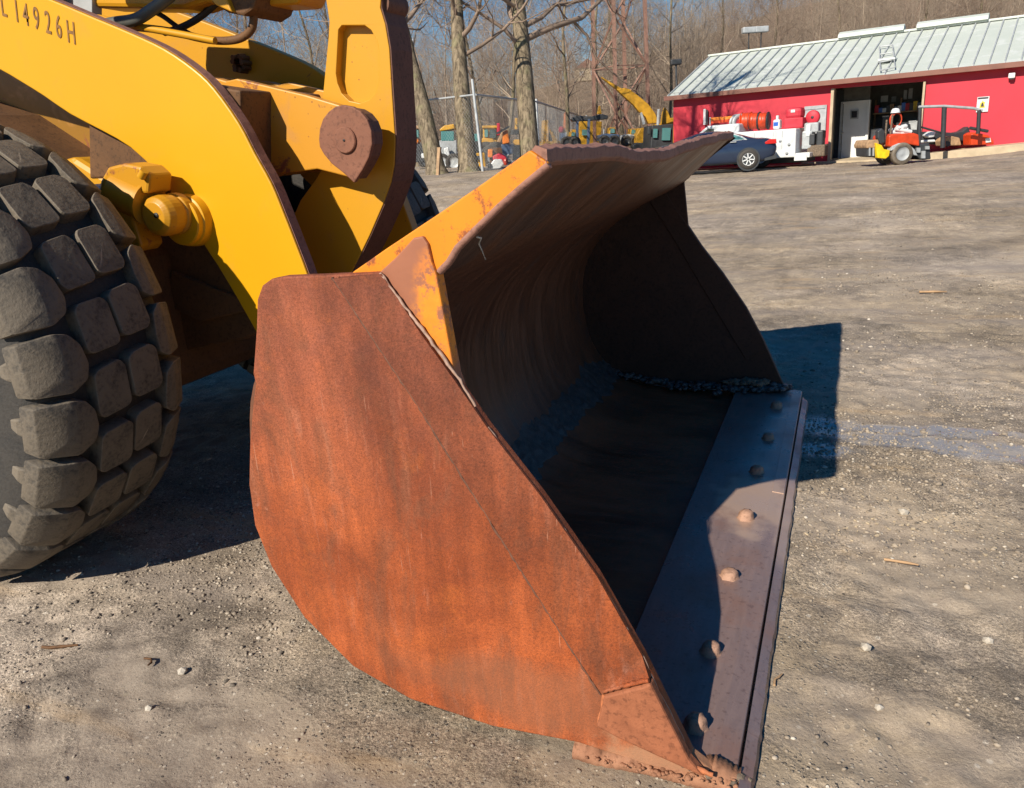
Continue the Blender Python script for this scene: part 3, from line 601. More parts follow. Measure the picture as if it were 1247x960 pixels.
# support plates and pin
SUP = [(150, 85), (225, 92), (262, 95), (275, 99), (288, 96), (330, 106), (372, 116), (412, 128), (440, 146), (450, 170), (444, 200), (425, 216), (386, 206), (350, 211), (320, 216), (240, 225), (150, 225)]
for yy in (3.03,): MB().prism(tr(SUP, 3.03), 3.03, 3.09).build('pivot_plate', 'yelr', LD, 'pivot plate, orange paint burnt with rust', .006)
MB().prism(tr(SUP, 3.03), 3.40, 3.46).build('pivot_plate', 'yelr', LD, None, .006)
MB().prism(tr([(150, 100), (262, 102), (330, 112), (330, 210), (150, 215)], 3.03), 2.83, 3.72).build('cross_tube', 'frame', LD, 'box beam between the lift arms', .01)
CAP = [(388, 170), (389, 157), (393, 145), (400, 136), (408, 130), (418, 128), (429, 130), (439, 136), (447, 146), (452, 160), (453, 176), (449, 192), (442, 206), (431, 223), (418, 211), (404, 200), (394, 188), (389, 179)]
MB().prism(tr(CAP, 2.93), 2.93, 2.955).build('pin_keeper', 'pin', LD, 'rust brown pear shaped pin keeper plate', .005)
PK = [o for o in LD.children if o.name.startswith('pin_keeper')][0]
MB().prism([((a - tr([(420, 170)], 2.93)[0][0]) * .93 + tr([(420, 170)], 2.93)[0][0], (c - tr([(420, 170)], 2.93)[0][1]) * .93 + tr([(420, 170)], 2.93)[0][1]) for a, c in tr(CAP, 2.93)], 2.95, 3.035).build('pin_boss', 'rustd', PK, None, .004)
pc = atY(421, 171, 2.93)
b = MB(); b.lathe([(0.001, -.012), (.05, -.012), (.054, -.008), (.054, .0)], (pc[0], 2.93, pc[2]), (0, 1, 0), 32, False); b.lathe([(.001, -.0135), (.006, -.0135), (.006, -.012)], (pc[0], 2.93, pc[2]), (0, 1, 0), 12); b.build('pivot_pin', 'pin', PK)
MB().lathe([(.001, -.0145), (.0055, -.0145), (.0055, -.01)], (pc[0], 2.93, pc[2]), (0, 1, 0), 12).build('grease_hole', 'black', PK)
# ---- lift cylinder end
pb = atY(234, 268, YN)
b = MB(); b.lathe([(.001, -.075), (.098, -.075), (.104, -.07), (.104, -.045), (.112, -.04), (.118, -.0), (.118, .02)], (pb[0], YN, pb[2]), (0, 1, 0), 36, True); b.build('pin_boss', 'yel', LD, None).modifiers.new('e', 'EDGE_SPLIT')
cp = atY(203, 262, 2.62)
b = MB(); b.lathe([(.001, -.075), (.060, -.075), (.080, -.06), (.088, -.03), (.088, .02), (.082, .024), (.082, .034), (.09, .04), (.09, .075)], (cp[0], 2.62, cp[2]), (0, 1, 0), 32, False); b.build('pin_cap', 'yelg', LD, 'yellow pin cap', .004)
MB().lathe([(.001, -.079), (.012, -.079), (.012, -.07)], (cp[0] + .02, 2.62, cp[2] + .005), (0, 1, 0), 12).build('plug', 'black', LD)
rp = atY(170, 245, 2.58); rq = atY(120, 218, 2.60)
b = MB(); b.tube([(rp[0] + .02, 2.60, rp[2] - .01), (rp[0] - .13, 2.60, rp[2] + .05)], .085, 24); b.tube([(rp[0] + .035, 2.60, rp[2] - .015), (rp[0] + .02, 2.60, rp[2] - .01)], .095, 24); b.build('cylinder_eye', 'yelg', LD)
cyl = atY(60, 175, 2.6)
b = MB(); b.tube([(rp[0] - .1, 2.62, rp[2] + .03), (cyl[0] - .35, 2.62, cyl[2] - .25)], .055, 20); b.build('cylinder_rod', 'metal', LD)
CLV = [(122, 220), (131, 204), (150, 199), (170, 203), (182, 214), (180, 236), (166, 236), (158, 246), (164, 276), (172, 300), (166, 308), (150, 300), (128, 268), (118, 240)]
MB().prism(tr(CLV, 2.55), 2.55, 2.68).build('clevis', 'yelg', LD, 'yellow clevis block by the tyre', .012)
MB().tube([atY(176, 208, 2.54), atY(172, 216, 2.54)], .018, 8).build('grease_cap', 'yelf', LD)
# ---- front frame below and behind the arm
FR = [(150, 262), (245, 290), (300, 372), (316, 404), (300, 413), (262, 420), (225, 428), (160, 440), (100, 380)]
MB().prism(tr(FR, 2.86), 2.86, 3.30).build('front_frame', 'frame', LD, 'greasy rust stained front frame', .012)
MB().prism([(a + .02, c) for a, c in tr([(205, 330), (285, 362), (300, 378), (240, 392), (200, 372)], 2.84)], 2.835, 2.862).build('frame_rib', 'frame', LD, None, .006)
MB().prism(tr([(-200, 20), (60, 75), (130, 120), (215, 190), (250, 262), (150, 295), (40, 235), (-200, 150)], 3.22), 3.22, 3.28).build('frame_cheek', 'olive', LD, None, .01)
MB().prism(tr([(-250, 60), (-20, 140), (70, 200), (100, 400), (-250, 500)], 2.9), 2.9, 3.64).build('axle_mount', 'frame', LD, None, .02)
MB().tube([(-3.4, 2.2, .93), (-3.4, 4.35, .93)], [.2, .2], 20).build('axle', 'frame', LD)
MB().box((-3.45, 3.27, .92), (.9, 1.75, .75)).build('axle_housing', 'frame', LD, None, .08)
MB().box((-5.3, 3.27, 1.12), (2.6, 1.9, 1.0)).build('engine_frame', 'frame', LD, None, .05)
# rear frame, mostly out of frame behind the wheel
b = MB(); b.prism([(-3.0, .75), (-2.9, 1.3), (-3.6, 1.7), (-5.2, 1.5), (-5.4, .7)], 2.95, 3.6); b.build('chassis', 'yelf', LD, None, .03)
# inner link below the lever, back of bucket
MB().prism(tr([(345, 300), (395, 300), (418, 335), (395, 345), (340, 400)], 3.2), 3.2, 3.34).build('tilt_link', 'frame', LD, None, .01)
for y0 in (2.66, 3.72): MB().prism([(-1.98, .62), (-1.95, 1.05), (-1.62, 1.12), (-1.61, .4), (-1.75, .28)], y0, y0 + .07).build('bucket_bracket', 'rustd', LD, None, .01)
# hydraulic stuff top left
def py_tube(pts, y, r, mat, name, n=12, lab=None):
    P = smooth_pts([tuple(atY(a, c, y)) for a, c in pts], 5); return MB().tube(P, r, n).build(name, mat, LD, lab)
py_tube([(60, 45), (110, 34), (140, 28), (165, 24), (185, 12), (205, -3), (230, -25)], 3.02, .027, 'hose', 'hydraulic_hose', lab='thick grey green hose')
py_tube([(200, 40), (222, 33), (245, 20), (270, -2)], 3.2, .016, 'black', 'hydraulic_hose')
py_tube([(170, 8), (195, 18), (215, 32), (232, 42)], 3.25, .012, 'black', 'hydraulic_hose')
py_tube([(110, 30), (160, 33), (205, 38), (245, 47), (270, 50), (292, 47), (306, 36), (309, 18), (306, 0)], 3.1, .018, 'frame', 'steel_pipe', lab='rusty bent steel pipe')
py_tube([(120, 22), (165, 32), (220, 42), (262, 50)], 3.05, .016, 'yelf', 'steel_pipe')
py_tube([(30, 3), (70, 12), (150, 36)], 3.3, .014, 'black', 'hydraulic_hose')
MB().prism(tr([(100, -40), (250, -40), (380, -40), (362, 5), (330, 7), (250, 3), (225, 11), (112, 9), (100, -8)], 3.12), 3.12, 3.32).build('tilt_cylinder', 'yelf', LD, 'yellow tilt cylinder running overhead', .02)
MB().prism(tr([(250, -20), (322, -20), (312, 12), (300, 20), (280, 16), (262, 4)], 3.05), 3.03, 3.3).build('valve_block', 'frame', LD, 'rusty valve block with fittings', .01)
MB().prism(tr([(238, -20), (268, -20), (282, 15), (262, 6)], 3.0), 3.0, 3.08).build('cylinder_clamp', 'yelf', LD, None, .006)
MB().prism(tr([(60, -20), (112, -20), (112, 18), (88, 14), (66, 4)], 3.1), 3.1, 3.16).build('bracket', 'metal', LD, None, .004)
pp = atY(298, 78, 3.73)
for k in range(9): 
    a = k * .7; MB().tube([(pp[0] + .035 * math.cos(a), 3.66 + .01 * (k % 3), pp[2] + .035 * math.sin(a)), (pp[0] + .04 * math.cos(a), 3.73, pp[2] + .04 * math.sin(a))], .014, 6).build('bolt', 'frame', LD)

b = MB(); b.box((-2.88, 2.56, 2.93), (.96, .26, .48)); b.tube([(-3.35, 2.6, 2.9), (-3.6, 3.0, 2.6), (-3.7, 3.2, 1.9)], .05, 10); b.build('shade_box', 'yelf', LD, None, .03)  # added box out of view, placed to shade the far lift arm
# ---- wheels
RT, WY0, WW = .93, 1.70, .66
def lug_mesh(name, outline, r0, r1, wrap=None, taper=.012):
    """outline in (y, arc) metres on the tread, raised radially from r0 to r1"""
    cy = sum(p[0] for p in outline) / len(outline); ca = sum(p[1] for p in outline) / len(outline); vs = []; n = len(outline)
    for (r, k) in ((r0, 1.03), (r1 - .004, 1.0), (r1 - .001, .985), (r1, .96), (r1, .5), (r1, .02)):
        for (y, a) in outline:
            yy = cy + (y - cy) * k; aa = ca + (a - ca) * k; t = aa / RT
            rr = r
            if wrap is not None: d = max(0, wrap[0] - yy) ; rr = r - (d / wrap[1]) ** 2.0 * wrap[2]
            vs.append((rr * math.cos(t), yy, rr * math.sin(t)))
    me = bpy.data.meshes.new(name); fs = [(i * n + j, i * n + (j + 1) % n, (i + 1) * n + (j + 1) % n, (i + 1) * n + j) for i in range(5) for j in range(n)] + [tuple(range(5 * n, 6 * n))]
    me.from_pydata(vs, [], fs); bm = bmesh.new(); bm.from_mesh(me); bmesh.ops.recalc_face_normals(bm, faces=bm.faces); bm.to_mesh(me); bm.free()
    me.materials.append(M['lug'])
    if wrap is not None or name.endswith('wrap'): me.polygons.foreach_set('use_smooth', [True] * len(me.polygons)); me.set_sharp_from_angle(angle=R_(28))
    return me
def rr(pts, r=.02):                      # round the corners of an outline
    out = []; n = len(pts)
    for i in range(n):
        p0, p, p1 = (np.array(pts[(i + k) % n], float) for k in (-1, 0, 1)); a = p + (p0 - p) / np.linalg.norm(p0 - p) * r; c = p + (p1 - p) / np.linalg.norm(p1 - p) * r
        out += [tuple(a), tuple((a + 2 * p + c) / 4), tuple(c)]
    return out
def grow(o, k): cy = sum(p[0] for p in o) / len(o); ca = sum(p[1] for p in o) / len(o); return [(cy + (a - cy) * k, ca + (c - ca) * k) for a, c in o]
NL = 24; PT = 2 * math.pi * RT / NL
def mkvar(f, n=3):
    return [f(i) for i in range(n)]
def jit(pts, s, k): r = random.Random(k); return [(a + r.uniform(-s, s), c + r.uniform(-s, s)) for a, c in pts]
SH = [(.0, -.104), (.115, -.108), (.175, -.07), (.192, -.02), (.186, .05), (.15, .095), (.10, .106), (.0, .104)]
MD1 = [(.207, -.075), (.228, -.097), (.335, -.088), (.352, -.07), (.346, .078), (.328, .098), (.228, .086), (.207, .066)]
MD2 = [(.370, -.082), (.388, -.099), (.486, -.086), (.503, -.064), (.494, .072), (.474, .092), (.384, .080), (.366, .060)]
SH2 = [(.522, -.085), (.56, -.106), (.652, -.104), (.652, .096), (.57, .104), (.53, .07), (.514, -.01)]
lugs = []
for nm, o, off, wr in (('a', SH, 0, (.12, .11, .055)), ('b', MD1, .10, None), ('c', MD2, .13, None), ('d', SH2, .02, None)):
    lugs.append(([lug_mesh('tread_lug', rr(jit(grow(o, 1.02), .004, 31 * k + ord(nm)), .012), RT - .055, RT + .0 + .003 * k, wr) for k in range(3)], off))
# far shoulder wraps the other way
for me_ in lugs[3][0]:
    for v in me_.vertices:
        d = max(0, v.co.y - .55); k = 1 - (d / .11) ** 2 * .055 / RT; v.co.x *= k; v.co.z *= k
def wheel(y0, near):
    b = MB(); R0 = RT - .05
    pr = [(.36, .10), (.40, .06), (.46, .035), (.60, .0), (.72, .0), (.80, .012), (.845, .03), (R0 - .012, .07), (R0, .13), (R0, .53), (R0 - .012, .59), (.845, .63), (.80, .648), (.72, .66), (.60, .66), (.46, .625), (.40, .60), (.36, .56), (.36, .10)]
    b.lathe([(r, a) for r, a in pr], (-3.4, y0, RT), (0, 1, 0), 72, True)
    T = b.build('tyre', 'tyre', LD, 'near front tyre, worn block tread grey with dust' if near else 'far front tyre, dark in shade', recalc=True)
    for (mes, off), cidx in zip(lugs, range(4)):
        for k in range(NL):
            o = bpy.data.objects.new('tread_lug', rnd.choice(mes)); COL.objects.link(o); o.parent = T
            o.location = Vector((-3.4, y0, RT)) - LD.location
            o.rotation_euler = (0, -((k + .22) * PT + off) / RT - R_(0), 0)
    b = MB(); b.lathe([(.36, .10), (.36, .06), (.34, .06), (.33, .16), (.30, .20), (.16, .22), (.15, .14), (.001, .13)], (-3.4, y0, RT), (0, 1, 0), 40, True); b.build('rim', 'yelf', T)
    # buttress ribs running down the sidewall from every shoulder lug
    for k in range(NL):
        a = ((k + .22) * PT) / RT; ca, sa = math.cos(a), math.sin(a)
        def pt(r, y, t): return (-3.4 + r * ca - t * sa, y0 + y, RT + r * sa + t * ca)
        vs = []
        for (r, y, hw) in ((RT - .035, .045, .085), (RT - .09, .012, .075), (RT - .16, -.004, .045), (RT - .20, .002, .03)):
            vs += [pt(r, y + .02, -hw * .8), pt(r, y, -hw * .66), pt(r, y, hw * .66), pt(r, y + .02, hw * .8)]
        MB().add(vs, [(i * 4 + j, i * 4 + j + 1, (i + 1) * 4 + j + 1, (i + 1) * 4 + j) for i in range(3) for j in range(3)] + [(0, 1, 2, 3), (12, 13, 14, 15)]).build('shoulder_rib', 'lug', T, None, .006)
    return T
wheel(WY0, True); wheel(6.55 - WY0 - WW, False)

# ================================================================== background
FX, FY = FWD[:2]; RX, RY = RGT[:2]
def onG(px, py, d, dz=0.):                # ground point under the pixel column at depth d
    P = atD(px, py, d); return np.array([P[0], P[1], gz(P[0], P[1]) + dz])

# ---- red shed
UW = np.array([.98, -.199, 0.]); NW = np.array([.199, .98, 0.]); ZW = np.array([0, 0, 1.]); B0 = np.array([-.488, 32.528, 0.])
def wl(px, py, off=0.):                   # pixel -> (along, height) on the wall plane, off metres behind it
    r = ray(px, py); o = np.array([0, 0, CAMH]); t = ((B0 - o) @ NW + off) / (r @ NW); P = o + t * r; return float((P - B0) @ UW), float(P[2])
def bw(a, n, z): return B0 + UW * a + NW * n + ZW * z
def wfr(n0=0.): return lambda u, w_, a: tuple(bw(u, n0 + a, w_))
SHD = root('red_shed', tuple(bw(-6.3, 0, .2)), 'long low red metal shed with a pale standing seam roof', 'shed')
A0, A1, EV = -6.27, 9.5, 3.02; oL, oR = wl(1014, 150)[0], wl(1121, 150)[0]; oT = 2.83
def hdr(a): return oT + (a - oL) * (2.79 - 2.835) / (oR - oL)
MB().prism([(A0, -.2), (oL, -.2), (oL, hdr(oL)), (oR, hdr(oR)), (oR, -.2), (A1, -.2), (A1, EV), (A0, EV)], 0, .15, wfr()).build('wall', 'red', SHD, 'bright red front wall', .01)
MB().box(bw(A0 + .075, 4.4, 1.5), (.15, 8.5, 3.2), UW, NW).build('wall', 'red', SHD); MB().box(bw(A1 - .075, 4.4, 1.5), (.15, 8.5, 3.2), UW, NW).build('wall', 'red', SHD)
MB().box(bw((A0 + A1) / 2, 8.8, 1.5), (A1 - A0, .15, 3.2), UW, NW).build('wall', 'red', SHD)
# corrugation ribs on the front wall too fine to pick apart
SL = .357; RN, RZ = 4.56, 4.84; en = -.32; ez = RZ - (RN - en) * SL
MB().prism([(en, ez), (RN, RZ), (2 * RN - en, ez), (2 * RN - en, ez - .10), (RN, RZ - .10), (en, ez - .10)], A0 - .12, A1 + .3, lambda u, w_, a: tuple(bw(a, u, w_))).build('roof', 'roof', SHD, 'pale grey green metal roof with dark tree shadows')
RF = [o for o in SHD.children if o.name.startswith('roof')][0]
se = None; a = A0 - .10
while a < A1 + .2:
    if se is None:
        se = MB().prism([(en, ez), (RN - .05, RZ - .018), (RN - .05, RZ + .045), (en, ez + .062)], A0 - .115, A0 - .075, lambda u, w_, q: tuple(bw(q, u, w_))).build('roof_seam', 'seam' if 'seam' in M else 'metal', RF); s0 = se.location.copy()
    else:
        o = se.copy(); COL.objects.link(o); o.location = s0 + Vector(UW * (a - A0 + .10))
    a += .445
MB().box(bw((A0 + A1) / 2, en - .03, ez - .07), (A1 - A0 + .5, .06, .17), UW, NW).build('fascia', 'fascia', SHD, 'rust brown fascia board along the eave', .01)
MB().box(bw((A0 + A1) / 2, RN, RZ + .03), (A1 - A0 + .4, .3, .08), UW, NW).build('ridge_cap', 'roof', RF, None, .02)
for (p0, p1) in ((1022, 1101), (1116, 1202)):
    def rx(px):
        r = ray(px, 45); o = np.array([0, 0, CAMH]); t = ((B0 - o) @ NW + RN) / (r @ NW); return float((o + t * r - B0) @ UW)
    u0, u1 = rx(p0), rx(p1); MB().prism([(RN - .28, RZ + .06), (RN + .28, RZ + .06), (RN + .22, RZ + .20), (RN, RZ + .30), (RN - .22, RZ + .20)], u0, u1, lambda u, w_, a: tuple(bw(a, u, w_))).build('ridge_vent', 'roof', RF, None, .02)
# door bay: frame, inside walls, floor
MB().box(bw(oL - .04, -.02, 1.3), (.10, .22, 3.05), UW, NW).build('bay_post', 'beige', SHD); MB().box(bw(oR + .03, -.02, 1.3), (.07, .22, 2.95), UW, NW).build('bay_post', 'beige', SHD)
b = MB(); dI = 4.2
b.box(bw((oL + oR) / 2 + .4, dI, 1.4), (7.5, .1, 3.2), UW, NW); b.box(bw(oL - .45, dI / 2 + .1, 1.35), (.1, dI - .2, 3.1), UW, NW); b.box(bw(oR + 1.2, dI / 2 + .1, 1.35), (.1, dI - .2, 3.1), UW, NW); b.build('inner_wall', 'int', SHD)
MB().box(bw((oL + oR) / 2 + .3, dI / 2 - .2, .22), (5.4, dI + .6, .16), UW, NW).build('bay_floor', 'beige', SHD)
MB().box(bw((oL + oR) / 2 + .3, dI / 2 + .1, 3.0), (6., dI, .06), UW, NW).build('bay_ceiling', 'dark', SHD)
dx0, dz0 = wl(1023, 195, 2.2); dx1, dz1 = wl(1057, 124, 2.2)
MB().box(bw(dx0 - .7, 2.3, 1.4), (1.4, .12, 2.9), UW, NW).build('partition', 'dark', SHD); MB().box(bw((dx0 + dx1) / 2, 2.3, (dz1 + 2.9) / 2 + .03), (dx1 - dx0 + .1, .12, 2.9 - dz1), UW, NW).build('partition', 'int', SHD)
MB().box(bw(dx1 + .04, 2.25, dz1 / 2 + .1), (.10, .2, dz1 - .1), UW, NW).build('door_jamb', 'white', SHD); MB().box(bw(dx0 - .04, 2.25, dz1 / 2 + .1), (.08, .2, dz1 - .1), UW, NW).build('door_jamb', 'grey', SHD)
MB().box(bw((dx0 + dx1) / 2, 2.25, dz1 + .03), (dx1 - dx0 + .16, .2, .07), UW, NW).build('door_head', 'white', SHD)
DR = MB().box(bw((dx0 + dx1) / 2, 2.24, (dz1 + .3) / 2), (dx1 - dx0 - .03, .05, dz1 - .3), UW, NW).build('door', 'white', SHD, 'white door half in shade', .01)
wx, wz = wl(1040.5, 139.5, 2.2); MB().box(bw(wx, 2.20, wz), (.30, .04, .34), UW, NW).build('window_frame', 'grey', DR); MB().box(bw(wx, 2.175, wz), (.20, .02, .24), UW, NW).build('pane', 'glass', DR)
kx, kz = wl(1026, 162, 2.2); MB().lathe([(.001, -.06), (.04, -.05), (.04, 0)], bw(kx, 2.2, kz), NW, 10).build('door_knob', 'metal', DR)
# wall sign, wall light, meter panel
def wbox(name, mat, p0, p1, n, t, par, **k):
    a0, z1 = wl(p0[0], p0[1], n); a1, z0 = wl(p1[0], p1[1], n); return MB().box(bw((a0 + a1) / 2, n, (z0 + z1) / 2), (a1 - a0, t, z1 - z0), UW, NW).build(name, mat, par, **k)
def wroot(name, px, py, n, *a): c = wl(px, py, n); return root(name, tuple(bw(c[0], n, c[1])), *a)
sg = wroot('wall_sign', 1197, 127, -.03, 'white notice with a yellow and black figure on the red wall', 'sign')
wbox('board', 'white', (1190.5, 118.5), (1203, 136), -.03, .03, sg)
c = wl(1196.5, 127, -.05); MB().prism([(c[0] + a * .08, c[1] + b_ * .11) for a, b_ in ((-1, -1), (1, -1), (.6, 0), (.9, .5), (.3, .6), (0, 1.1), (-.4, .5), (-.8, .3))], -.056, -.05, wfr()).build('figure', 'safe', sg)
MB().prism([(c[0] + a * .05, c[1] - .01 + b_ * .07) for a, b_ in ((-1, -1), (1, -1), (.5, .4), (0, 1), (-.6, .3))], -.062, -.057, wfr()).build('figure', 'steelb', sg)
MB().box(bw(c[0], -.052, c[1] + .19), (.30, .006, .05), UW, NW).build('text_line', 'steelb', sg)
lg = wroot('wall_light', 1232, 92, -.1, 'small white flood light under the eave at the right', 'light')
wbox('housing', 'white', (1228.5, 89.5), (1236, 95), -.10, .2, lg, bevel=.02); wbox('lens', 'dark', (1230, 94.6), (1235, 96.6), -.12, .14, lg)
pn = wroot('grey_panel', 995, 146, -.05, 'grey steel panel on the wall beside the bay opening', 'panel')
wbox('panel', 'metal', (980, 130), (1005, 166), -.05, .06, pn); wbox('panel_rail', 'grey', (980, 130), (1005, 132), -.09, .03, pn)
pipe = wroot('vent_pipe', 859, 145, -.1, 'white vent pipe rising on the red wall behind the truck cab', 'pipe')
wbox('pipe', 'white', (857, 133), (859.5, 152), -.1, .08, pipe); wbox('pipe_shade', 'steelb', (860.3, 134), (862, 152), -.1, .05, pipe)
# skylight hatch with ladder hoops
def rfp(px, py, up=0.):
    Nr = -SL * NW + ZW; P0 = bw(0, en, ez + up); o = np.array([0, 0, CAMH]); r = ray(px, py); t = ((P0 - o) @ Nr) / (r @ Nr); return o + t * r
hk = root('roof_ladder', tuple(rfp(1080, 85)), 'small ladder frame hooked over the middle of the shed roof', 'ladder')
for (q0, q1) in (((1072, 86), (1071, 57)), ((1090, 82), (1087, 55))): MB().tube([rfp(*q0, .12), rfp(*q1, .12)], .025, 6).build('ladder_rail', 'grey', hk)
for t in (0, .33, .66, 1):
    A_ = rfp(1072, 86, .12) * (1 - t) + rfp(1071, 57, .12) * t; B_ = rfp(1090, 82, .12) * (1 - t) + rfp(1087, 55, .12) * t; MB().tube([A_, B_], .025, 6).build('rung', 'metal', hk)
MB().box((rfp(1081, 79) + rfp(1081, 72)) / 2 + ZW * .08, (.55, .6, .06), UW, NW).build('hatch_lid', 'white', hk)
for (px, py, lab) in ((912, 37, 'left of the two lamp heads standing above the shed roof'), (927, 36, 'right of the two lamp heads standing above the shed roof')):
    P = atD(px, py, 36.5); f = root('roof_flood_light', (P[0], P[1], P[2]), lab, 'light', 'flood lights above the shed roof')
    b = MB(); b.box(P, (.62, .35, .26), RGT, FWD); b.build('lamp_head', 'metal', f, None, .04); MB().tube([P, (P[0], P[1], RZ - .2 if px < 920 else RZ + .3)], .03, 6).build('lamp_post', 'steelb', f)
P = atD(823, 76, 36); lp = root('yard_lamp', tuple(onG(826, 140, 36)), 'thin dark lamp post at the left end of the red shed', 'lamp post')
MB().tube([onG(827, 140, 36), P], .05, 8).build('post', 'steelb', lp); MB().box(P, (.5, .3, .25), RGT, FWD).build('lamp_head', 'steelb', lp, None, .05)
# shelves and stock inside the bay
sh_ = root('storage_shelf', tuple(bw(wl(1085, 190, 3.6)[0], 3.6, .3)), 'wooden shelf rack at the back of the open bay', 'shelf')
sx0, sz0 = wl(1060, 193, 3.5); sx1, _ = wl(1122, 190, 3.5)
for px_, py_ in ((1090, 137), (1090, 158)):
    zz = wl(px_, py_, 3.5)[1]; MB().box(bw((sx0 + sx1) / 2, 3.6, zz), (sx1 - sx0, .5, .05), UW, NW).build('shelf_board', 'wood', sh_)
for q in (sx0, (sx0 + sx1) / 2, sx1): MB().box(bw(q, 3.85, 1.3), (.07, .07, 2.2), UW, NW).build('upright', 'wood', sh_)
MB().box(bw((sx0 + sx1) / 2 + .5, 3.84, 1.0), (2.0, .04, .9), UW, NW).build('back_board', 'wood', sh_)
sz_ = wl(1090, 137, 3.5)[1]; k = 0
for i, cn in enumerate(('red', 'bluep', 'white', 'steelb', 'wood', 'bshade', 'white', 'bluep', 'red', 'steelb', 'safe', 'bshade')):
    aa = sx0 + .12 + i * (sx1 - sx0 - .2) / 12; h = rnd.uniform(.16, .34); o = MB().box(bw(aa, 3.5, sz_ + .025 + h / 2), (.15, .2, h), UW, NW).build('stock_box', cn, None, None, .01)
    tag(o, ['red', 'blue', 'white', 'black', 'brown', 'slate blue', 'white', 'blue', 'red', 'black', 'yellow', 'slate blue'][i] + ' carton on the top shelf inside the open bay' + ['', '', ', nearer the door', '', '', ', left half', ', nearer the right end', ', right half', ', right half', ', right half', '', ', far right end'][i], 'box', 'cartons on the top shelf in the bay')
for (p0, p1, cn, lb) in (((1073, 117), (1081, 124), 'white', 'square white card pinned high in the bay'), ((1086, 118), (1091, 124), 'grey', 'small grey fitting on the bay wall'), ((1101, 110), (1104, 121), 'metal', 'left of two pale strips hung on the bay wall'), ((1107, 108), (1111, 120), 'metal', 'right of two pale strips hung on the bay wall')):
    o = wbox('wall_fitting', cn, p0, p1, 4.1, .05, None); tag(o, lb, 'wall fitting')
for (p0, p1, cn, lb, n) in (((1062, 158), (1073, 186), 'white', 'white machine cabinet low in the bay', 2.9), ((1093, 150), (1118, 176), 'wood', 'pale wooden crate behind the red utility vehicle', 2.6), ((1076, 142), (1084, 168), 'steelb', 'dark upright machine inside the bay', 3.0), ((1108, 148), (1117, 166), 'grey', 'grey tool chest at the right side of the bay', 1.6)):
    r0 = wroot('bay_cabinet', (p0[0] + p1[0]) / 2, p1[1], n, lb, 'cabinet'); wbox('body', cn, p0, p1, n, .5, r0, bevel=.02)
    wbox('top', 'grey', (p0[0], p0[1] - .6), (p1[0], p0[1]), n - .02, .5, r0)
# concrete ledge and the things on it
lz0 = .45; la0 = wl(1127, 185, -1.3)[0]
led = MB().prism([(la0 - .4, .15), (la0 - .3, lz0 - .02), (la0 + 1.2, lz0 + .08), (A1, lz0 + .36), (A1, .1)], -1.5, .02, wfr()).build('concrete_ledge', 'beige', None, None, .02); tag(led, 'long beige concrete ledge at the foot of the red wall', 'ledge')

# ---- generic vehicle pieces
def wheelat(par, c, ax, r, w_, mat='tyre', rim='metal', spokes=0):
    c = np.array(c, float); ax = np.array(ax, float)
    t = MB().lathe([(r * .62, -w_ * .45), (r * .93, -w_ * .5), (r, -w_ * .3), (r, w_ * .3), (r * .93, w_ * .5), (r * .62, w_ * .45)], c, ax, 28).build('wheel', mat, par)
    b = MB(); b.lathe([(r * .62, -w_ * .46), (r * .58, -w_ * .38), (r * .3, -w_ * .30), (.001, -w_ * .36)], c, ax, 24)
    for k in range(spokes):
        a = 2 * math.pi * k / spokes; u = Vector(ax).orthogonal().normalized(); v = Vector(ax).cross(u); d = u * math.cos(a) + v * math.sin(a); b.tube([Vector(c) - Vector(ax) * w_ * .42 + d * r * .1, Vector(c) - Vector(ax) * w_ * .45 + d * r * .58], r * .075, 5)
    b.build('rim', rim, t); return t
def hub_dark(par, c, ax, r, w_): MB().lathe([(.001, -w_ * .2), (r * .55, -w_ * .2)], c, ax, 20).build('hub', 'dark', par)

# ---- dark blue sedan: side outline stations lofted with tumblehome
th = R_(-12); CU = RGT * math.cos(th) + FWD * math.sin(th) * 1.0; CU /= np.linalg.norm(CU); CN = np.cross(ZW, CU)
cr = onG(945, 204, 26.); car0 = cr - CU * 4.72 + CN * .0; CARZ = atD(905, 205, 26.)[2] - .06
CAR = root('parked_car', tuple(car0 + CU * 2.3 + CN * .9), 'dark blue sedan parked behind the bucket, silver spoked rear wheel', 'car')
def cf(x, y, z): return car0 + CU * x + CN * y + ZW * (z + CARZ - car0[2])
st = [(0.0, .45, .62, .62, .62), (.08, .25, .70, .72, .78), (.5, .20, .84, .86, .86), (1.25, .18, .90, .98, .88), (1.35, .18, .91, 1.0, .89), (2.05, .17, .91, 1.28, .90), (2.6, .17, .92, 1.33, .90), (3.2, .17, .93, 1.30, .90), (3.95, .18, .94, 1.05, .90), (4.1, .18, .94, 1.0, .89), (4.55, .24, .93, .99, .84), (4.70, .35, .80, .88, .74), (4.74, .5, .70, .74, .70)]
b = MB(); vs = []; n = 12
for (x, zb, zs, zt, hw) in st:
    rf = .60 if zt > 1.15 else hw * .9
    half = [(0, zb), (hw * .9, zb), (hw, zb + .12), (hw * 1.02, (zb + zs) / 2 + .05), (hw * .97, zs), (rf + (.08 if zt > 1.15 else 0), zt - .06 if zt > zs + .1 else zs + (zt - zs) * .6), (0, zt)]
    prf = [(-a, z) for a, z in half[::-1]][:-1] + half[0:]
    prf = [(-a, z) for a, z in half] + [(a, z) for a, z in half[::-1]][1:-1]
    vs += [cf(x, a + .9, z) for a, z in prf]
n = len(prf); b.add(vs, [(i * n + j, i * n + (j + 1) % n, (i + 1) * n + (j + 1) % n, (i + 1) * n + j) for i in range(len(st) - 1) for j in range(n)], True); b.add(vs[:n], [tuple(range(n))]); b.add(vs[-n:], [tuple(range(n))])
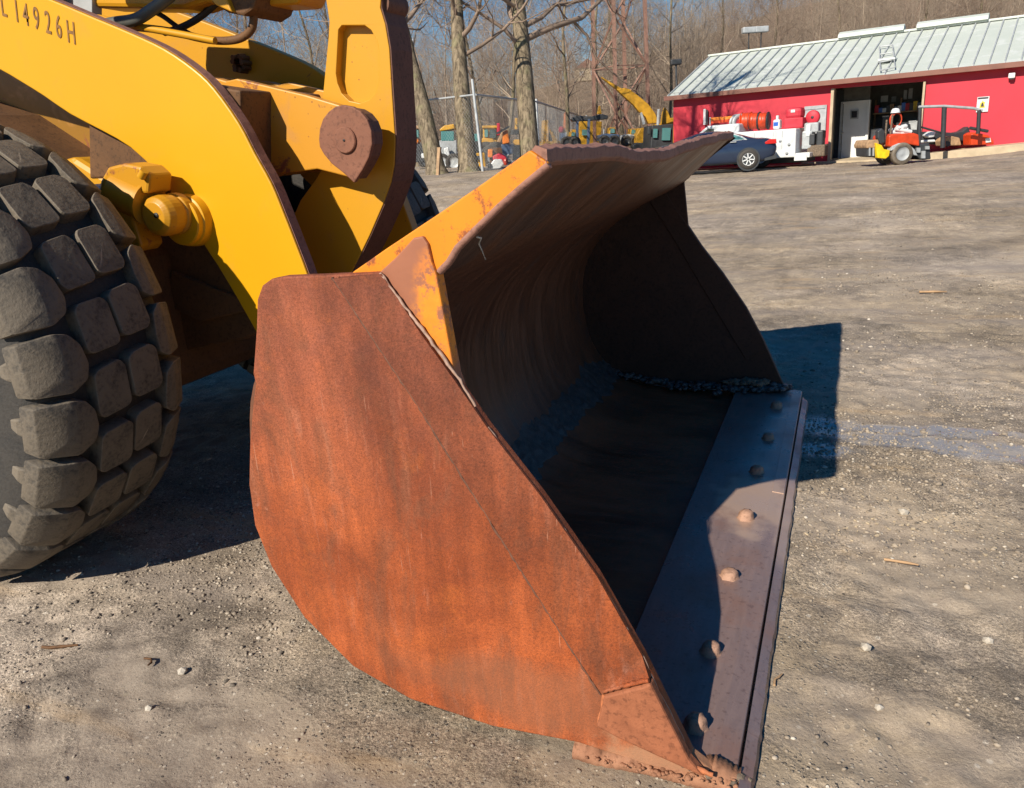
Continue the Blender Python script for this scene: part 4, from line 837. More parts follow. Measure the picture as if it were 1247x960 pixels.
cb = b.build('body', 'blue', CAR); m = cb.modifiers.new('s', 'SUBSURF'); m.levels = 2; m.render_levels = 2
def cpoly(name, mat, pts, y, t=.02, **k):
    return MB().prism(pts, y, y + t, lambda u, w_, a: tuple(cf(u, a, w_))).build(name, mat, CAR, **k)
def tum(z, y0=-.0): return .06 + max(0, z - .93) * .48
def cslant(name, mat, pts, off=0.):
    b = MB(); vs = [cf(x, tum(z) - off, z) for x, z in pts]; vs2 = [cf(x, tum(z) - off + .03, z) for x, z in pts]; n = len(pts)
    b.add(vs + vs2, [tuple(range(n)), tuple(range(n, 2 * n))] + [(i, (i + 1) % n, n + (i + 1) % n, n + i) for i in range(n)]); return b.build(name, mat, CAR)
cslant('window_trim', 'metal', [(2.93, .95), (2.93, 1.23), (3.2, 1.24), (3.60, 1.09), (3.78, .96)], .012)
cslant('side_window', 'tglass', [(2.95, .97), (2.95, 1.20), (3.18, 1.21), (3.54, 1.07), (3.68, .98)], .022)
cslant('side_window', 'tglass', [(1.7, .96), (2.15, 1.18), (2.88, 1.22), (2.88, .96)], .018)
cpoly('tail_light', 'taill', [(4.36, .78), (4.34, .84), (4.5, .93), (4.70, .92), (4.72, .78)], .035, .12, bevel=.01)
cpoly('door_handle', 'metal', [(3.22, .90), (3.22, .93), (3.42, .93), (3.42, .90)], -.02, .03)
for x in (.95, 3.82):
    cpoly('wheel_arch', 'dark', [(x + .38 * math.cos(a), .33 + .38 * math.sin(a)) for a in np.linspace(0, 2 * math.pi, 20, endpoint=False)], -.015, .02)
    t = wheelat(CAR, cf(x, .06, .33), CN, .33, .2, 'tyre', 'white', 7)
cpoly('bumper_strip', 'dark', [(4.35, .25), (4.35, .33), (4.73, .42), (4.73, .30)], .03, .1)

# ---- white service truck, parallel to the shed
ta1, _z = wl(987, 190, -2.6); ta0 = wl(838, 165, -2.6)[0]; TZ = .26
TK = root('service_truck', tuple(bw((ta0 + ta1) / 2, -1.6, TZ)), 'white service truck with orange hose reels, parked along the shed', 'truck')
tf = lambda n0: (lambda u, w_, a: tuple(bw(u, a, w_)))
bx0 = wl(904, 165, -2.6)[0]; bx1 = wl(965, 165, -2.6)[0]; ztop = wl(940, 158.5, -2.6)[1]; zbt = wl(960, 192, -2.6)[1]
MB().prism([(bx0 - .9, .75), (bx0 - .1, .75), (bx0 + .3, zbt + .35), (bx0 + .9, zbt + .35), (bx0 + 1.0, zbt), (bx1 + .12, zbt), (bx1 + .12, ztop), (bx0 - .9, ztop)], -2.6, -.8, tf(0)).build('service_body', 'white', TK, None, .03)
SB = [o for o in TK.children if o.name.startswith('service_body')][0]
for q in (bx0 - .2, bx0 + .45, bx0 + 1.1, bx1 - .35):
    MB().box(bw(q, -2.606, (zbt + ztop) / 2 + .12), (.012, .014, (ztop - zbt) * .62), UW, NW).build('door_gap', 'grey', SB)
for q, z in ((bx0 + .75, .35), (bx0 + 1.35, .6), (bx1 - .1, .45), (bx0 + 1.6, .15)):
    MB().lathe([(.001, -.03), (.05, -.02), (.05, .01)], bw(q, -2.6, zbt + (ztop - zbt) * z), NW, 10).build('latch', 'grey', SB)
cz = wl(880, 152, -2.5)[1]; cabx = wl(900, 160, -2.5)[0]; cab0 = wl(838, 165, -2.5)[0]
MB().prism([(cab0 - 1.2, .6), (cabx, .6), (cabx, cz), (cab0 + .75, cz), (cab0 + .1, cz - .45), (cab0 - 1.2, cz - .65)], -2.5, -.8, tf(0)).build('cab', 'white', TK, None, .06)
CB = [o for o in TK.children if o.name.startswith('cab')][0]
MB().prism([(cab0 + .28, cz - .42), (cab0 + 1.0, cz - .38), (cab0 + 1.0, cz - .12), (cab0 + .78, cz - .10)], -2.52, -2.49, tf(0)).build('side_window', 'glass', CB)
wheelat(TK, bw(bx0 + .62, -2.4, TZ + .42), NW, .42, .26); wheelat(TK, bw(cab0 - .3, -2.4, TZ + .42), NW, .42, .26)
MB().box(bw((bx0 + bx1) / 2, -1.6, zbt - .1), (2.6, 1.2, .2), UW, NW).build('chassis', 'dark', TK)
MB().box(bw(bx1 + .35, -2.0, zbt + .05), (.5, 1.1, .16), UW, NW).build('rear_bumper', 'white', TK, None, .02)
MB().box(bw(bx1 + .3, -2.58, zbt - .02), (.42, .02, .2), UW, NW).build('step_plate', 'white', TK)
def hang(name, lb, cat, px, py, n, builds, group=None):
    r0 = wroot(name, px, py, n, lb, cat, group)
    for (nm, mt, p0, p1, t, bv) in builds: wbox(nm, mt, p0, p1, n, t, r0, bevel=bv)
    return r0
for i, (px, mt, lb) in enumerate(((909, 'orange', 'orange red hose reel nearest the truck cab'), (919.5, 'orange', 'middle orange red hose reel on the truck'), (930, 'orange', 'rearmost orange red hose reel on the truck'))):
    c = wl(px, 147.5, -1.8); r0 = root('hose_reel', tuple(bw(c[0], -1.8, c[1])), lb, 'hose reel', 'hose reels on the service truck')
    ax = UW; ce_ = bw(c[0], -1.8, c[1])
    MB().lathe([(.16, -.13), (.29, -.12), (.29, -.06), (.27, -.03), (.29, .0), (.29, .06), (.27, .08), (.29, .12), (.16, .13)], ce_, ax, 20).build('wound_hose', mt, r0)
    for q in (-.17, .17): MB().lathe([(.001, -.012), (.31, -.012), (.31, .012), (.001, .012)], np.array(ce_) + UW * q, ax, 20).build('reel_flange', 'steelb' if i else 'orange', r0)
c = wl(899, 150, -1.9); r0 = root('spare_reel', tuple(bw(c[0], -1.9, c[1])), 'dark empty reel with pale rim behind the truck cab', 'hose reel'); ce_ = bw(c[0], -1.9, c[1])
ax = (UW - NW * .8); ax /= np.linalg.norm(ax)
for q in (-.1, .1): MB().lathe([(.16, -.015), (.32, -.015), (.32, .015), (.16, .015), (.16, -.015)], np.array(ce_) + ax * q, ax, 24).build('reel_flange', 'metal', r0)
MB().lathe([(.2, -.09), (.2, .09)], ce_, ax, 20).build('drum', 'steelb', r0)
hang('water_jug', 'white jug with a blue label on the truck body', 'jug', 947, 158, -1.9, [('jug', 'white', (942.5, 146), (951, 157.5), .3, .06), ('jug_neck', 'white', (945.5, 141), (948.5, 146.5), .12, .02), ('label', 'bluep', (943.5, 149), (949, 153.5), .32, .01)])
hang('red_tool_box', 'red tool box with a rounded lid at the rear of the truck', 'tool box', 968, 154, -1.9, [('box', 'red', (957.5, 144.5), (980, 155), .6, .03), ('lid', 'red', (959, 132), (978.5, 144.5), .6, .12), ('badge', 'white', (966, 134), (971, 137), .64, .01)])
c = wl(990, 143, -1.7); r0 = root('red_reel', tuple(bw(c[0], -1.7, c[1])), 'round red reel above the truck tail beside the bay', 'hose reel'); ce_ = bw(c[0], -1.7, c[1])
MB().lathe([(.001, -.09), (.2, -.09), (.24, -.05), (.24, .05), (.2, .09), (.001, .09)], ce_, NW, 24).build('drum', 'red', r0); MB().lathe([(.001, -.10), (.05, -.10), (.05, -.08)], ce_, NW, 12).build('hub', 'steelb', r0)
hang('compressor', 'dirty grey compressor and vise on the truck tail', 'compressor', 990, 180, -1.9, [('tank', 'grey', (981, 150), (998, 161), .4, .05), ('motor', 'metal', (979, 160), (990, 181), .5, .04), ('case', 'white', (984, 152), (989, 166), .55, .03), ('shroud', 'steelb', (996, 159), (1003, 182), .4, .05), ('base', 'mud', (985, 177), (1006, 190), .5, .05), ('pump', 'steelb', (988, 163), (994, 176), .56, .03)])
hang('orange_ladder', 'orange ladder lying over the truck cab', 'ladder', 885, 145, -1.6, [('rail', 'org2', (866, 143.5), (896, 145), .05, 0), ('rail', 'orange', (866, 147), (896, 148.3), .05, 0), ('rung', 'org2', (882, 143), (893, 148), .04, 0), ('rung', 'metal', (864, 143), (865.5, 152), .04, 0)])

# ---- red utility vehicle
th = R_(0); UU = RGT.copy(); UN = np.cross(ZW, UU); uc = onG(1098, 199, 24.); uz = atD(1098, 199.5, 24.)[2]
UV = root('utility_vehicle', (uc[0], uc[1], uz), 'small red orange utility vehicle with a bright yellow side panel', 'utility vehicle')
def uf(px, py, n=0.):
    r = ray(px, py); o = np.array([0, 0, CAMH]); t = ((uc - o) @ UN + n) / (r @ UN); P = o + t * r; return float((P - uc) @ UU), float(P[2])
def upoly(name, mat, pts, n, t, par=UV, bevel=0.):
    return MB().prism([uf(a, c, n) for a, c in pts], n, n + t, lambda u, w_, a: tuple(np.array([uc[0], uc[1], 0]) + UU * u + UN * a + ZW * w_)).build(name, mat, par, bevel=bevel)
upoly('hood', 'orange', [(1083, 166), (1087, 163.5), (1113, 162), (1119, 164), (1120, 178), (1113, 177), (1103, 175), (1094, 176), (1088, 180), (1082, 178)], 0, 1.1, bevel=.03)
upoly('fender', 'grey', [(1085, 184), (1087, 178), (1095, 174.5), (1106, 175), (1114, 182), (1118, 190), (1113, 189), (1109, 182), (1103, 179), (1095, 179), (1090, 182)], -.06, .3, bevel=.02)
upoly('side_panel', 'safe', [(1066.5, 174), (1074, 177), (1077, 182), (1084, 183), (1083, 190), (1079, 193.5), (1069, 192.5)], -.1, .35, bevel=.02)
upoly('front_guard', 'wood', [(1055, 177), (1058, 171), (1070, 170), (1071, 176), (1068, 180), (1056, 181)], 0, .9, bevel=.03)
upoly('radiator', 'steelb', [(1055.5, 178), (1067, 178), (1067, 192), (1056, 191)], .05, .8, bevel=.03)
for q in (1058.5, 1063): upoly('grille_bar', 'grey', [(q, 180), (q + 1.6, 180), (q + 1.6, 190), (q, 190)], 0., .04)
for q, r_ in ((1098, 13.2),):
    a, z = uf(q, 187.3); t = wheelat(UV, np.array([uc[0], uc[1], 0]) + UU * a + UN * .05 + ZW * (z), UN, .33, .26, 'lug', 'grey')
    t = wheelat(UV, np.array([uc[0], uc[1], 0]) + UU * a + UN * 1.0 + ZW * (z), UN, .33, .26, 'lug', 'grey')
upoly('engine', 'steelb', [(1114, 177), (1132, 174), (1134, 194), (1121, 195), (1115, 188)], .1, .7, bevel=.03)
for p in ((1117, 180, 1121, 186), (1123, 184, 1127, 193), (1128, 178, 1132, 182)): upoly('engine_part', 'grey', [(p[0], p[1]), (p[2], p[1]), (p[2], p[3]), (p[0], p[3])], .02, .12)
upoly('seat', 'steelb', [(1100, 163), (1104, 150), (1109, 151), (1110, 158), (1118, 158), (1118, 163)], .3, .5, bevel=.03)
for a, c in (((1077, 178), (1080, 146)), ((1084, 166), (1087, 140))):
    p, q = uf(*a, .2), uf(*c, .2); f = lambda t: np.array([uc[0], uc[1], 0]) + UU * t[0] + UN * .2 + ZW * t[1]; MB().tube([f(p), f(q)], .03, 6).build('guard_bar', 'mud', UV)
upoly('light_cluster', 'steelb', [(1069, 160), (1074, 156), (1078, 160), (1078, 174), (1072, 176), (1069, 168)], .1, .2, bevel=.03)
p = uf(1092, 146, .35); ctr = np.array([uc[0], uc[1], 0]) + UU * p[0] + UN * .35 + ZW * p[1]
hc = root('hose_coil', tuple(ctr), 'coiled orange hose hung above the red utility vehicle', 'hose')
for k in range(4):
    MB().tube([ctr + UU * (.15 + .012 * k) * math.cos(a) + ZW * (.19 + .014 * k) * math.sin(a) + UN * .02 * k for a in np.linspace(0, 2 * math.pi, 20)], .018, 5, caps=False).build('hose_turn', 'orange', hc)
p = uf(1090.5, 136, .4); c2_ = np.array([uc[0], uc[1], 0]) + UU * p[0] + UN * .4 + ZW * p[1]
o = MB().lathe([(.001, .10), (.08, .09), (.12, .04), (.13, -.02), (.15, -.04), (.001, -.04)], c2_, (0, 0, 1), 16).build('hard_hat', 'white', None); tag(o, 'white hard hat resting on top of the hose coil', 'hard hat')
p = uf(1093, 158, .4); c2_ = np.array([uc[0], uc[1], 0]) + UU * p[0] + UN * .4 + ZW * p[1]
gb = root('rag_bundle', tuple(c2_), 'pale dirty bundle lying on the hood of the utility vehicle', 'bundle'); b = MB()
for k in range(9): b.tube([c2_ + np.array([rnd.uniform(-.2, .2), rnd.uniform(-.2, .2), rnd.uniform(-.12, .12)]), c2_ + np.array([rnd.uniform(-.3, .4), 0, rnd.uniform(-.15, .1)])], rnd.uniform(.04, .08), 6)
b.build('cloth', 'white', gb)
# black steel frame
FRM = root('pipe_frame', tuple(onG(1150, 182, 25)), 'black three legged steel frame standing on the ledge', 'frame')
def vf(px, py, n): r = ray(px, py); o = np.array([0, 0, CAMH]); t = ((uc - o) @ UN + n) / (r @ UN); return o + t * r
for a, c, r_ in (((1120.5, 131), (1119, 176), .055), ((1150, 131), (1148, 180), .075), ((1192.5, 134), (1191, 163), .06)):
    MB().tube([vf(*a, 1.4), vf(*c, 1.4)], r_, 8).build('post', 'steelb', FRM)
MB().tube([vf(1119, 130.5, 1.4), vf(1150, 129.5, 1.4), vf(1185, 132, 1.4), vf(1196, 135, 1.4)], .045, 8).build('top_rail', 'grey', FRM)
MB().tube([vf(1122, 155, 1.5), vf(1150, 163, 1.5)], .03, 6).build('brace', 'steelb', FRM); MB().tube([vf(1181, 156, 1.5), vf(1203, 160, 1.5)], .05, 6).build('brace', 'steelb', FRM)
def junk(name, lb, cat, pts, n, t, mat, extra=()):
    r0 = root(name, tuple(vf(pts[0][0], pts[0][1], n)), lb, cat)
    upoly('body', mat, pts, n, t, r0, .03)
    for nm, mt, pp in extra: upoly(nm, mt, pp, n - .03, .05, r0)
junk('orange_tank', 'orange plastic tank on the concrete ledge at the right', 'tank', [(1183, 164), (1187, 161), (1196, 163), (1204, 165), (1210, 171), (1211, 176), (1183, 177)], 1.8, .5, 'orange', [('label', 'white', [(1200, 169), (1206, 168), (1207, 173), (1201, 174)])])
junk('tarpaulin_heap', 'dark maroon tarpaulin heap behind the steel frame', 'tarpaulin', [(1122, 176), (1124, 165), (1128, 160), (1131, 162), (1148, 161), (1163, 162), (1172, 160), (1179, 154), (1181, 157), (1180, 176)], 2.6, .4, 'steelb')
junk('pale_sack', 'pale lumpy sack left of the middle frame post', 'sack', [(1127, 165), (1134, 160), (1140, 161), (1138, 167), (1131, 168)], 2.3, .25, 'white')
junk('white_plank', 'white plank leaning on the ledge by the engine', 'plank', [(1122, 171), (1139, 170), (1140, 173), (1122, 174)], 2.2, .1, 'white')
junk('small_generator', 'tan generator set between the frame posts', 'generator', [(1146, 172), (1150, 167), (1160, 166), (1169, 168), (1171, 177), (1147, 178)], 2.1, .4, 'wood', [('wheel', 'dark', [(1151, 175), (1153, 172), (1157, 173), (1158, 177), (1154, 179)])])
junk('blue_drum', 'blue grey drum cut off by the right edge of the photo', 'drum', [(1244, 170), (1247, 166), (1256, 166), (1258, 176), (1246, 178)], 2.2, .4, 'bshade')

# ================================================================== trees
def grow_tree(seed, path, r0, r1, levels, nb, spread=.9, l0=3., sides=(9, 5, 4, 3), start=.35, up=.25):
    """bare tree as numpy verts / quads; path = trunk points"""
    r = random.Random(seed); segs = []                                 # (points, radii, sides)
    path = [Vector(p) for p in path]; P = [Vector(p) for p in smooth_pts(path, 6)]; n = len(P)
    rad = [r0 + (r1 - r0) * (i / (n - 1)) ** .8 for i in range(n)]; rad[0] *= 1.35; rad[1] *= 1.12; segs.append((P, rad, sides[0]))
    def branch(p, d, L, rr_, lev):
        k = 5 if lev < 3 else 3; pts = [p]; dd = d.copy()
        for i in range(k):
            dd = (dd + Vector((r.gauss(0, .22), r.gauss(0, .22), r.gauss(up * .5, .2)))).normalized(); pts.append(pts[-1] + dd * L / k)
        segs.append((pts, [rr_ * (1 - .75 * i / k) for i in range(k + 1)], sides[min(lev, 3)]))
        if lev < levels:
            for j in range(nb[min(lev, len(nb) - 1)]):
                t = r.uniform(.2, 1.); i = min(int(t * k), k - 1); q = pts[i].lerp(pts[i + 1], t * k - i); ax = (pts[i + 1] - pts[i]).normalized()
                o = ax.orthogonal().normalized(); o.rotate(Matrix.Rotation(r.uniform(0, 6.28), 3, ax)); nd = (ax * r.uniform(.5, 1.) + o * spread).normalized()
                branch(q, nd, L * r.uniform(.42, .68), max(rr_ * .5 * (1 - .5 * t), .004), lev + 1)
    for j in range(nb[0]):
        t = start + (1 - start) * (j + r.random()) / nb[0]; i = min(int(t * (n - 1)), n - 2); q = P[i]; a = r.uniform(0, 6.28)
        branch(q, Vector((math.cos(a), math.sin(a), r.uniform(.25, .9))).normalized(), l0 * (1.15 - .6 * t) * r.uniform(.7, 1.2), rad[i] * r.uniform(.28, .5), 1)
    V = []; Fq = []; k0 = 0
    for pts, rads, m in segs:
        upv = None; k = len(pts)
        for i in range(k):
            t = (pts[min(i + 1, k - 1)] - pts[max(i - 1, 0)])
            t = t.normalized() if t.length > 0 else Vector((0, 0, 1))
            if upv is None: upv = t.orthogonal().normalized()
            upv = (upv - t * upv.dot(t)).normalized(); b_ = t.cross(upv)
            for j in range(m): a = 6.2832 * j / m; V.append(pts[i] + (upv * math.cos(a) + b_ * math.sin(a)) * rads[i])
        for i in range(k - 1):
            for j in range(m): Fq.append((k0 + i * m + j, k0 + i * m + (j + 1) % m, k0 + (i + 1) * m + (j + 1) % m, k0 + (i + 1) * m + j))
        k0 += k * m
    return V, Fq, len(segs[0][0]) * segs[0][2], (len(segs[0][0]) - 1) * segs[0][2]
def make_mesh(name, V, Fq, mat, sm=True):
    me = bpy.data.meshes.new(name); me.vertices.add(len(V)); me.vertices.foreach_set('co', np.array([tuple(v) for v in V], 'f4').ravel())
    q = np.array(Fq, 'i4'); me.loops.add(q.size); me.loops.foreach_set('vertex_index', q.ravel()); me.polygons.add(len(q)); me.polygons.foreach_set('loop_start', np.arange(0, q.size, 4, dtype='i4'))
    me.update(calc_edges=True); me.polygons.foreach_set('use_smooth', np.full(len(q), sm)); me.materials.append(M[mat]); return me
def tree(name, label, base, path, r0, r1, seed, group=None, levels=4, nb=(9, 5, 4, 3), l0=3.4, start=.35, tw='twig', **k):
    V, Fq, nv, nf = grow_tree(seed, [tuple(np.array(p) - np.array(base)) for p in path], r0, r1, levels, nb, l0=l0, start=start, **k)
    o = root(name, tuple(base), label, 'tree', group)
    for nm, v, f, m in (('trunk', V[:nv], Fq[:nf], 'bark'), ('crown', V[nv:], [tuple(i - nv for i in q) for q in Fq[nf:]], tw)):
        ob = bpy.data.objects.new(nm, make_mesh(nm, v, f, m)); COL.objects.link(ob); ob.parent = o
    return o
def trunkpath(pxs, d, extra): 
    b0 = onG(pxs[0][0], pxs[0][1], d, -.1); P = [b0] + [atD(a, c, d) for a, c in pxs[1:]]
    for (dx, dz) in extra: P.append(P[-1] + RGT * dx + ZW * dz)
    return b0, P
b0, P = trunkpath([(532, 205), (517, 140), (500, 75), (484, 20)], 20.5, [(-1.0, 1.8), (-.9, 2.5), (-.3, 2.6)])
tree('bare_tree', 'leaning bare tree, leftmost of the three thick trunks by the fence', b0, P, .27, .07, 3, 'thick bare trees along the fence', nb=(10, 5, 4, 3))
b0, P = trunkpath([(571, 207), (564, 130), (559, 60), (556, 0)], 20.5, [(.1, 2.2), (-.3, 2.6), (.2, 2.8)])
tree('bare_tree', 'straight bare trunk just left of the tall fence post', b0, P, .27, .09, 8, 'thick bare trees along the fence', nb=(11, 5, 4, 3), start=.30)
b0, P = trunkpath([(646, 195), (640, 110), (635, 50), (631, 0)], 21.5, [(.0, 2.2), (.4, 2.6), (.8, 2.8)])
tree('bare_tree', 'thick mossy trunk right of the tall fence post, branches reaching over the yard', b0, P, .29, .12, 12, 'thick bare trees along the fence', nb=(19, 7, 5, 3), start=.30, l0=4.8)
# second row and crowns against the sky
G2 = 'bare trees behind the yard fence'
row = [(505, 40, 33, 13, 'slim bare tree behind the leaning trunk'), (590, 40, 36, 12, 'bare tree behind the tall fence post'), (610, 60, 30, 8, 'short twiggy tree left of the mossy trunk'), (690, 50, 34, 11, 'bare tree between the mossy trunk and the steel tower'), (718, 40, 44, 14, 'thin tall bare tree just left of the steel tower'), (762, 40, 47, 15, 'thin bare tree seen through the steel tower'), (808, 40, 46, 14, 'bare tree between the tower and the shed'), (345, 30, 33, 11.5, 'wide twiggy tree seen between the hydraulic pipes and the tilt lever'), (385, 30, 37, 11, 'bare tree hard against the left edge of the tilt lever'), (300, 30, 40, 11.5, 'bare tree seen over the far lift arm'), (425, 30, 38, 12, 'bare tree hidden mostly by the tilt lever'), (250, 30, 38, 12, 'bare tree behind the overhead cylinder'), (860, 30, 52, 14, 'bare tree over the left end of the shed roof'), (935, 30, 55, 16, 'tall bare tree behind the roof lamps'), (1020, 30, 56, 15, 'bare tree behind the left ridge vent'), (1110, 30, 54, 16, 'bare tree behind the right ridge vent'), (1190, 30, 53, 16, 'bare tree over the right part of the shed roof')]
for i, (px, _, d, H, lb) in enumerate(row):
    g0 = onG(px, 160, d, -.1); r = random.Random(i + 50); P = [g0]
    for k in range(4): P.append(P[-1] + ZW * H / 4 + RGT * r.uniform(-.5, .5) + FWD * r.uniform(-.4, .4))
    tree('bare_tree', lb, g0, P, .06 + .005 * H, .02, 100 + i, G2, nb=(24, 7, 5, 4), l0=H * .31, start=.2, tw='twig' if i % 2 else 'twig2', sides=(7, 4, 3, 3))
# wooded hillside: one mass
pc_ = bpy.data.collections.new('wood_kinds')
for k in range(6):
    r = random.Random(900 + k); H = r.uniform(9, 13); P = [(0, 0, -.3)]
    for j in range(4): P.append((P[-1][0] + r.uniform(-.5, .5), P[-1][1] + r.uniform(-.5, .5), P[-1][2] + H / 4))
    V, Fq, nv, nf = grow_tree(900 + k, P, .09, .015, 4, (22, 7, 4, 2), l0=H * .30, start=.10, sides=(5, 3, 3, 3))
    ob = bpy.data.objects.new('wood_tree', make_mesh('wood_tree', V, Fq, 'twig' if k % 2 else 'twig2')); pc_.objects.link(ob)
pts = []
while len(pts) < 1300:
    d = 50 + 190 * nr.rand() ** 1.3; lat = nr.uniform(-.95, .95) * d; x = FWD[0] * d + RGT[0] * lat; y = FWD[1] * d + RGT[1] * lat
    if lat / d < .14 and nr.rand() < .45: continue
    pts.append((x, y, gz(x, y)))
pm = bpy.data.meshes.new('hillside_wood'); pm.from_pydata(pts, [], []); wo = bpy.data.objects.new('hillside_wood', pm); COL.objects.link(wo)
tag(wo, 'leafless brown wood covering the hillside behind the yard', 'woodland', kind='stuff')
ng = bpy.data.node_groups.new('wood', 'GeometryNodeTree'); ng.interface.new_socket('Geometry', in_out='INPUT', socket_type='NodeSocketGeometry'); ng.interface.new_socket('Geometry', in_out='OUTPUT', socket_type='NodeSocketGeometry')
N = ng.nodes; gi = N.new('NodeGroupInput'); gout = N.new('NodeGroupOutput'); ip = N.new('GeometryNodeInstanceOnPoints'); ci = N.new('GeometryNodeCollectionInfo')
ci.inputs[0].default_value = pc_; ci.inputs['Separate Children'].default_value = True; ci.inputs['Reset Children'].default_value = True
ip.inputs['Pick Instance'].default_value = True
rv = N.new('FunctionNodeRandomValue'); rv.data_type = 'FLOAT_VECTOR'; rv.inputs[0].default_value = (-.06, -.06, 0); rv.inputs[1].default_value = (.06, .06, 6.28)
rs = N.new('FunctionNodeRandomValue'); rs.data_type = 'FLOAT'; rs.inputs[2].default_value = .5; rs.inputs[3].default_value = 1.0; rs.inputs['Seed'].default_value = 4
ng.links.new(gi.outputs[0], ip.inputs['Points']); ng.links.new(ci.outputs[0], ip.inputs['Instance']); ng.links.new(rv.outputs[0], ip.inputs['Rotation']); ng.links.new(rs.outputs[1], ip.inputs['Scale']); ng.links.new(ip.outputs[0], gout.inputs[0])
wo.modifiers.new('wood', 'NODES').node_group = ng
# house far up the hill
P = atD(714, 88, 120); hs = root('hillside_house', tuple(P - ZW * 2), 'small tan house with an orange brown roof among the trees on the hill', 'house')
MB().box(P - ZW * .4, (3.4, 3, 1.8), RGT, FWD).build('wall', 'beige', hs); MB().prism([(-2.0, .5), (0, 1.8), (2.0, .5)], -1.7, 1.7, lambda u, w_, a: tuple(P + RGT * u + FWD * a + ZW * w_)).build('roof', 'fascia', hs)
for q in (-.9, .8): MB().box(P + RGT * q - FWD * 1.52 - ZW * .3, (.6, .1, .7), RGT, FWD).build('window', 'white', hs)

# ================================================================== yard fence
fp = {'a': (onG(495, 200, 21.9), 495, 125, 21.9), 'b': (onG(588, 208, 19.9), 579, 115, 19.9), 'c': (onG(656, 190, 26), 654, 124, 26), 'd': (onG(714, 175, 46), 712, 143, 44)}
FN = root('chain_link_fence', tuple(fp['b'][0]), 'grey chain link fence with pipe rails between the bare trees', 'fence')
tb = atD(575, 97, 19.9)
MB().tube([fp['b'][0] - ZW * .1, tb], .036, 10).build('post', 'grey', FN, 'tall leaning galvanised corner post')
MB().tube([fp['c'][0] - ZW * .1, atD(653, 121, 26)], .042, 8).build('post', 'metal', FN); MB().tube([fp['d'][0] - ZW * .1, atD(714, 141, 44)], .045, 8).build('post', 'metal', FN)
pA = fp['a'][0] + (fp['a'][0] - fp['b'][0]) * .9
MB().tube([pA, pA + ZW * 2.05], .04, 8).build('post', 'metal', FN)
T = [pA + ZW * 2.03, atD(495, 125, 21.9), atD(579, 115.5, 19.9), atD(654, 124, 26), atD(712, 143, 44)]
for i, (A_, B_) in enumerate(zip(T[:-1], T[1:])): MB().tube([A_, B_], .026 if i < 2 else .03, 6).build('top_rail', 'metal', FN)
# woven wire
b = MB(); Gp = [pA, fp['a'][0], fp['b'][0], fp['c'][0], fp['d'][0]]
for i, (A_, B_) in enumerate(zip(Gp[:-1], Gp[1:])):
    L = np.linalg.norm((B_ - A_)[:2]); Hh = 1.98; n = int(L / .11); ta, tb_ = T[i], T[i + 1]
    def fpnt(u, v): u = min(max(u, 0), 1); return (A_ * (1 - u) + B_ * u) * (1 - v) + (ta * (1 - u) + tb_ * u) * v
    for k in range(-int(Hh / .11), n):
        for sgn in (1, -1):
            u0 = k * .11 / L; u1 = (k * .11 + Hh) / L; va, vb = 0., 1.
            if u0 < 0: va = -u0 / (u1 - u0); u0 = 0
            if u1 > 1: vb = va + (1 - va) * (1 - u0) / (u1 - u0) if u1 > u0 else 1; vb = va + (1. - va) * (1 - max(u0, 0)) / (u1 - max(u0, 0)); u1 = 1
            if sgn < 0: p, q_ = fpnt(u0, 1 - va), fpnt(u1, 1 - vb)
            else: p, q_ = fpnt(u0, va), fpnt(u1, vb)
            b.tube([p, q_], .0022, 3, caps=False, smooth=False)
b.build('chain_mesh', 'metal', FN, kind='stuff', recalc=False)
o = root('wood_stake', tuple(onG(533, 205, 19.8)), 'short raw timber stake at the foot of the leaning tree', 'stake'); pth = [onG(532, 204, 19.8, -.05), atD(535, 180, 19.8)]
MB().tube(pth, .055, 4, smooth=False).build('timber', 'wood', o); MB().tube([pth[1] - ZW * .03, pth[1] + ZW * .01], .06, 4, smooth=False).build('cap', 'wood', o)

# ================================================================== lattice tower
tw0 = atD(757, 175, 40); TWc = np.array([tw0[0], tw0[1], gz(tw0[0], tw0[1])]); TW = root('lattice_tower', tuple(TWc), 'rusty steel lattice tower rising out of the machine yard', 'tower')
legs = []; hw = 1.02; ca, sa = math.cos(.45), math.sin(.45); TH = 15.
for (i, j) in ((-1, -1), (1, -1), (1, 1), (-1, 1)):
    o2 = RGT * (i * ca - j * sa) + FWD * (i * sa + j * ca); A_ = TWc + o2 * hw; B_ = TWc + o2 * hw * .78 + ZW * TH; legs.append((A_, B_))
    MB().box((A_ + B_) / 2, (.17, .17, TH), RGT, FWD, (B_ - A_) / np.linalg.norm(B_ - A_)).build('leg', 'twrust', TW)
lv = [0, 2.4, 4.6, 6.8, 9., 11.2, 13.2, 15]
for k in range(len(lv) - 1):
    for s_ in range(4):
        (A_, B_), (C_, D_) = legs[s_], legs[(s_ + 1) % 4]; f0, f1 = lv[k] / TH, lv[k + 1] / TH
        a0, a1, c0, c1 = A_ + (B_ - A_) * f0, A_ + (B_ - A_) * f1, C_ + (D_ - C_) * f0, C_ + (D_ - C_) * f1
        p, q_ = (a0, c1) if (k + s_) % 2 else (c0, a1)
        MB().tube([p, q_], .055, 4, smooth=False).build('brace', 'twrust', TW)
        if k % 2 == 1: MB().tube([a1, c1], .035, 4, smooth=False).build('strut', 'twrust', TW)

